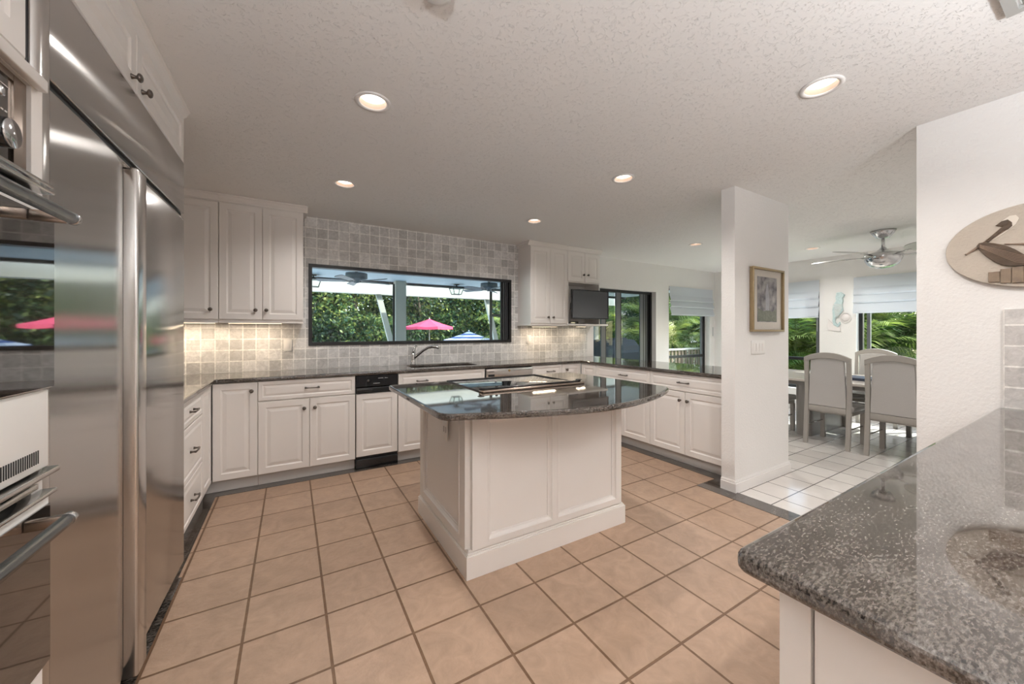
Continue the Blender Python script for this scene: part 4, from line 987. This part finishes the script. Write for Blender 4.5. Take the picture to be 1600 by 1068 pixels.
def lantern(label, x, y):
    t = thing('patio_lantern', label, 'lantern', (x, y, 2.56), 0)
    b = MB(); b.box(-.06, .06, -.06, .06, -.02, -.0005); b.box(-.015, .015, -.015, .015, -.09, -.02); b.box(-.16, .16, -.16, .16, -.11, -.09); b.box(-.11, .11, -.11, .11, -.27, -.258)
    for sx in (-1, 1):
        for sy in (-1, 1): b.tube([(sx * .145, sy * .145, -.11), (sx * .10, sy * .10, -.26)], .009, 6)
    b.build('frame', FRAMEB, t)
    b = MB(); b.lathe([(.19, -.111), (.135, -.257)], 4, Matrix.Rotation(pi / 4, 4, 'Z'), False, False); b.build('pane', GLASS, t)
lantern('black box lantern on the patio ceiling at the far left of the pass-through window', .42, 9.45)
lantern('black box lantern on the patio ceiling right of the wide greige post', 3.80, 9.45)
def parasol(label, loc, r, h, rise, m, n=8):
    t = thing('parasol', label, 'parasol', loc, 0)
    b = MB(); bm = b.bm; rings = []
    N = n * 4
    for j in range(7):
        q = j / 6; ring = []
        for k in range(N):
            a = 2 * pi * k / N; ph = (k % 4) / 4; sag = 1 - .075 * q * sin(pi * ph) 
            ring.append(bm.verts.new((r * q * cos(a) * sag, r * q * sin(a) * sag, rise * (1 - q) ** 1.15 - .03 * q * sin(pi * ph)) if q else (0.02 * cos(a), .02 * sin(a), rise)))
        rings.append(ring)
    low = [bm.verts.new(v.co + Vector((0, 0, -.12))) for v in rings[-1]]; rings.append(low)
    for a, c in zip(rings, rings[1:]):
        for k in range(N): f = bm.faces.new([a[k], a[(k + 1) % N], c[(k + 1) % N], c[k]])
    o = b.build('canopy', m, t); o.location = (0, 0, h)
    so = o.modifiers.new('thickness', 'SOLIDIFY'); so.thickness = .006
    MB().tube([(0, 0, 0), (0, 0, h + rise - .005)], .02, 10).build('pole', BEAMW, t)
    MB().lathe([(0, h + rise), (.03, h + rise), (.025, h + rise + .05), (0, h + rise + .06)], 12).build('finial', BEAMW, t)
    b = MB()
    for k in range(n):
        a = 2 * pi * k / n; b.tube([(.03 * cos(a), .03 * sin(a), h + rise - .05), (r * .97 * cos(a), r * .97 * sin(a), h - .015)], .008, 5)
    b.build('ribs', BEAMW, t)
    return t
parasol('bright pink parasol in the garden seen through the pass-through window', (5.82, 18.0, -1.2), 1.22, 2.73, .38, PINK)
parasol('blue and white striped parasol in the garden, right of the pink one', (6.25, 14.2, -.06), 1.10, 1.02, .34, STRIPE)

t = thing('covered_grill', 'barbecue grill under a charcoal cover outside the nook door', 'grill', (7.4, 7.35, -.06), R(8))
b = MB(); prof = [(-.36, 0), (-.36, .78), (-.30, .98), (-.16, 1.13), (.10, 1.15), (.26, 1.05), (.34, .80), (.36, 0)]
b.prism(prof, -.80, .85, YZX, .02)
o = b.build('cover', COVER, t); sb = o.modifiers.new('soft', 'SUBSURF'); sb.levels = 0; sb.render_levels = 0
b = MB(); b.prism([(-.42, .60), (-.40, .80), (.0, 1.19), (.36, .82), (.38, .60)], -.10, .70, YZX, .01); b.build('cover_peak', COVER, t)

t = thing('deck_railing', 'brown timber railing outside the breakfast nook window', 'railing', (9.4, 8.4, -.3), 0)
MB().box(0, 5.0, -.05, .05, .94, 1.0).build('rail', BEAMW, t); MB().box(0, 5.0, -.03, .03, .25, .32).build('rail', FENCE, t)
for k in range(26): MB().box(.05 + k * .19, .13 + k * .19, -.02, .02, .32, .939).build('baluster', FENCE, t)
for x in (0, 2.5, 4.93): MB().box(x - .001, x + .07, .051, .12, 0, .95).build('railing_post', FENCE, t)
t = thing('house', 'tan neighbouring house behind the palms beyond the railing', 'house', (24.5, 17, -1.2), R(-40))
MB().box(-4.5, 4.5, 0, 6, 0, 3.6).build('wall', NEIGH, t)
b = MB(); b.prism([(-.6, 3.61), (6.6, 3.61), (3, 5.4)], -5, 5, YZX); b.build('roof', simple('grey_brown_roof', (.30, .26, .22, 1), .9, vary=.2), t)
o = MB().box(-1.6, .2, -.03, -.001, 1.3, 2.6).build('window', SCREEN, t)

# trees: leaf by leaf crowns on real trunks
def leaf_cloud(name, blobs, n, size, mats, droop=.3, seed=1):
    rnd = random.Random(seed); b = MB(); bm = b.bm; b.mats = list(mats)
    tot = sum(r * r for *_, r in blobs)
    for bx, by, bz, r in blobs:
        for k in range(int(n * r * r / tot)):
            u = rnd.uniform(-1, 1); a = rnd.uniform(0, 2 * pi); q = math.sqrt(1 - u * u); rr = r * (rnd.uniform(.55, 1.05))
            c = Vector((bx + rr * q * cos(a), by + rr * q * sin(a), bz + rr * u * .9))
            d = Vector((rnd.uniform(-1, 1), rnd.uniform(-1, 1), rnd.uniform(-.8, .8) - droop)).normalized(); e = d.orthogonal().normalized()
            e = (Matrix.Rotation(rnd.uniform(0, 2 * pi), 3, d) @ e); s = size * rnd.uniform(.6, 1.3)
            vs_ = [bm.verts.new(c - d * s * .1), bm.verts.new(c + d * s * .45 + e * s * .30), bm.verts.new(c + d * s), bm.verts.new(c + d * s * .45 - e * s * .30)]
            f = bm.faces.new(vs_); f.material_index = rnd.choices(range(len(mats)), [5, 3, 3][:len(mats)])[0]
    me = bpy.data.meshes.new(name); bm.to_mesh(me); bm.free()
    for m in b.mats: me.materials.append(m)
    return me
def crown_blobs(seed, w, h0, h1):
    rnd = random.Random(seed); out = []
    for k in range(13):
        z = h0 + (h1 - h0) * rnd.random(); f = 1 - abs((z - (h0 + h1) * .45) / (h1 - h0)) * .8; a = rnd.uniform(0, 2 * pi); q = w * f * rnd.uniform(.1, .8)
        out.append((q * cos(a), q * sin(a), z, w * rnd.uniform(.38, .62)))
    return out
CROWNS = [leaf_cloud('crown_%s' % 'abc'[i], crown_blobs(20 + i, 2.6, 1.2, 8.0), 17000, .17, [(LEAFA, LEAFB, LEAFC), (LEAFC, LEAFA, LEAFB), (LEAFB, LEAFA, LEAFC)][i], seed=i) for i in range(3)]
BUSHM = [leaf_cloud('bush_%s' % 'ab'[i], [(0, 0, .9, 1.1), (.8, .2, .7, .9), (-.8, -.1, .8, 1.0), (.2, .3, 1.6, .8), (-.4, .1, 1.9, .6)], 8500, .13, [(LEAFC, LEAFA, LEAFC), (LEAFA, LEAFC, LEAFB)][i], seed=9 + i) for i in range(2)]
def trunk_mesh(seed):
    rnd = random.Random(seed); b = MB()
    b.tube([(0, 0, 0), (.06, .03, 1.0), (-.05, .08, 2.4), (.10, .0, 4.2), (.05, .05, 6.0)], [.20, .16, .14, .10, .05], 10)
    for k in range(5):
        a = rnd.uniform(0, 6.28); z = 1.6 + k * .7; b.tube([(0, 0, z), (.7 * cos(a), .7 * sin(a), z + .8), (1.5 * cos(a), 1.5 * sin(a), z + 1.9)], [.08, .06, .03], 7)
    return b.mesh('trunk')
TRUNK = trunk_mesh(3); TRUNK.materials.append(BARK)
def tree(x, y, sc, i, rz, label):
    t = thing('tree', label, 'tree', (x, y, -1.2), rz, 'trees behind the garden'); t.scale = (sc, sc, sc)
    for n, me in (('trunk', TRUNK), ('crown', CROWNS[i])):
        o = bpy.data.objects.new(n, me); col.objects.link(o); o.parent = t
def bush(x, y, sc, i, rz, label):
    o = bpy.data.objects.new('bush', BUSHM[i]); col.objects.link(o); o.location = (x, y, -1.2); o.rotation_euler = (0, 0, rz); o.scale = (sc, sc, sc * 1.2)
    tag(o, label, 'bush', 'bushes under the trees')
KIND = ['mid green leafy tree in the row behind the garden', 'dark green leafy tree in the row behind the garden', 'yellow-green leafy tree in the row behind the garden']
rt = random.Random(5)
for k in range(13):
    i = (0, 2, 1)[k % 3]; x = -8 + k * 2.9 + rt.uniform(-.6, .6)
    tree(x, 23.5 + rt.uniform(-1.6, 2.0) , rt.uniform(.95, 1.25), i, rt.uniform(0, 6), KIND[i])
for k in range(9):
    i = (1, 0, 1)[k % 3]; x = -8 + k * 4.4 + rt.uniform(-.6, .6)
    tree(x, 29 + rt.uniform(-1, 1), rt.uniform(1.3, 1.5), i, rt.uniform(0, 6), KIND[i])
BK = ['mid green bush in the hedge below the garden trees', 'yellow-green bush in the hedge below the garden trees']
for k in range(15):
    bush(-5 + k * 1.75, 20.6 + rt.uniform(-.6, .6), rt.uniform(.95, 1.35), k % 2, rt.uniform(0, 6), BK[k % 2])

# palms outside the nook and dining windows
def palm_meshes(seed, stems, fronds, length):
    rnd = random.Random(seed); st = MB(); fr = MB(); bm = fr.bm
    for s in range(stems):
        a0 = rnd.uniform(0, 6.28); r0 = rnd.uniform(.0, .35); bx, by = r0 * cos(a0), r0 * sin(a0); h = rnd.uniform(.8, 2.0); lx, ly = bx * 2.2, by * 2.2
        st.tube([(bx, by, 0), ((bx + lx) / 2, (by + ly) / 2, h * .55), (lx, ly, h)], [.045, .038, .03], 8)
        for f in range(fronds):
            a = rnd.uniform(0, 6.28); el = rnd.uniform(.35, 1.2); L = length * rnd.uniform(.7, 1.15); pts = []
            for q in range(11):
                u = q / 10; pts.append(Vector((lx + cos(a) * L * u * cos(el) * (1 + .15 * u), ly + sin(a) * L * u * cos(el) * (1 + .15 * u), h + L * u * sin(el) - .55 * L * u * u)))
            st.tube(pts, [.012 * (1 - .8 * q / 10) for q in range(11)], 5, False)
            for q in range(1, 11):
                for sub in range(3):
                    p = pts[q - 1].lerp(pts[q], sub / 3); tdir = (pts[q] - pts[q - 1]).normalized(); side = tdir.cross(Vector((0, 0, 1))).normalized()
                    ll = L * .30 * (1 - .55 * abs(q / 10 - .4))
                    for sg in (-1, 1):
                        d = (side * sg + tdir * .7 + Vector((0, 0, rnd.uniform(-.35, .15)))).normalized(); w = tdir * .016
                        m_ = p + d * ll * .5; e = p + d * ll + Vector((0, 0, -.12 * ll))
                        v = [bm.verts.new(p), bm.verts.new(m_ + w), bm.verts.new(e), bm.verts.new(m_ - w)]; bm.faces.new(v)
    me = bpy.data.meshes.new('fronds'); bm.to_mesh(me); bm.free(); me.materials.append(PALM)
    sm = st.mesh('stems'); sm.materials.append(LEAFB)
    return sm, me
PALMS = [palm_meshes(31, 6, 7, 1.9), palm_meshes(32, 7, 6, 1.6)]
def palm(x, y, z, sc, i, rz, label):
    t = thing('palm', label, 'palm', (x, y, z), rz, 'feathery palms outside the dining room'); t.scale = (sc,) * 3
    for n, me in (('stems', PALMS[i][0]), ('fronds', PALMS[i][1])):
        o = bpy.data.objects.new(n, me); col.objects.link(o); o.parent = t
struct(MB().box(7.49, 12.5, -6, 4.58, -.35, -.25).build('side_garden', GRASS))
PL = 'feathery green palm clump outside the dining room windows'
for x, y, sc, i, rz in ((9.9, 4.2, .75, 0, .3), (10.3, 3.1, .9, 1, 1.9), (11.2, 2.9, 1.1, 0, 5.0), (11.3, 4.3, 1.2, 1, .9), (10.2, 5.3, 1.0, 1, 3.3), (12.2, 3.7, 1.25, 0, 2.2), (12.0, 2.2, 1.1, 1, 2.8)):
    palm(x, y, -.25, sc, i, rz, PL)
PL2 = 'feathery green palm clump outside the breakfast nook, beyond the railing'
for x, y, sc, i, rz in ((9.9, 12.6, 1.2, 0, .3), (13.2, 10.2, 1.1, 1, 1.2), (14.6, 11.6, 1.3, 0, 2.0), (12.4, 13.2, 1.5, 1, 3.0), (7.9, 12.9, 1.2, 1, 5.2), (16.4, 10.8, 1.4, 1, 4.0)):
    palm(x, y, -.5, sc, i, rz, PL2)
for x, y, sc, i, rz in ((12.2, 6.3, .75, 0, .5), (13.4, 7.4, .8, 1, 2.5), (14.8, 8.6, .9, 1, 1.5)):
    palm(x, y, -.3, sc, i, rz, 'small feathery palm between the dining room and the railing')
for k in range(7):
    i = (0, 1, 2)[k % 3]; tree(17.5 + rt.uniform(-.8, 1.2), -1 + k * 2.8, rt.uniform(.62, .75), i, rt.uniform(0, 6), ['mid green leafy tree beyond the palms at the side of the house', 'dark green leafy tree beyond the palms at the side of the house', 'yellow-green leafy tree beyond the palms at the side of the house'][i])
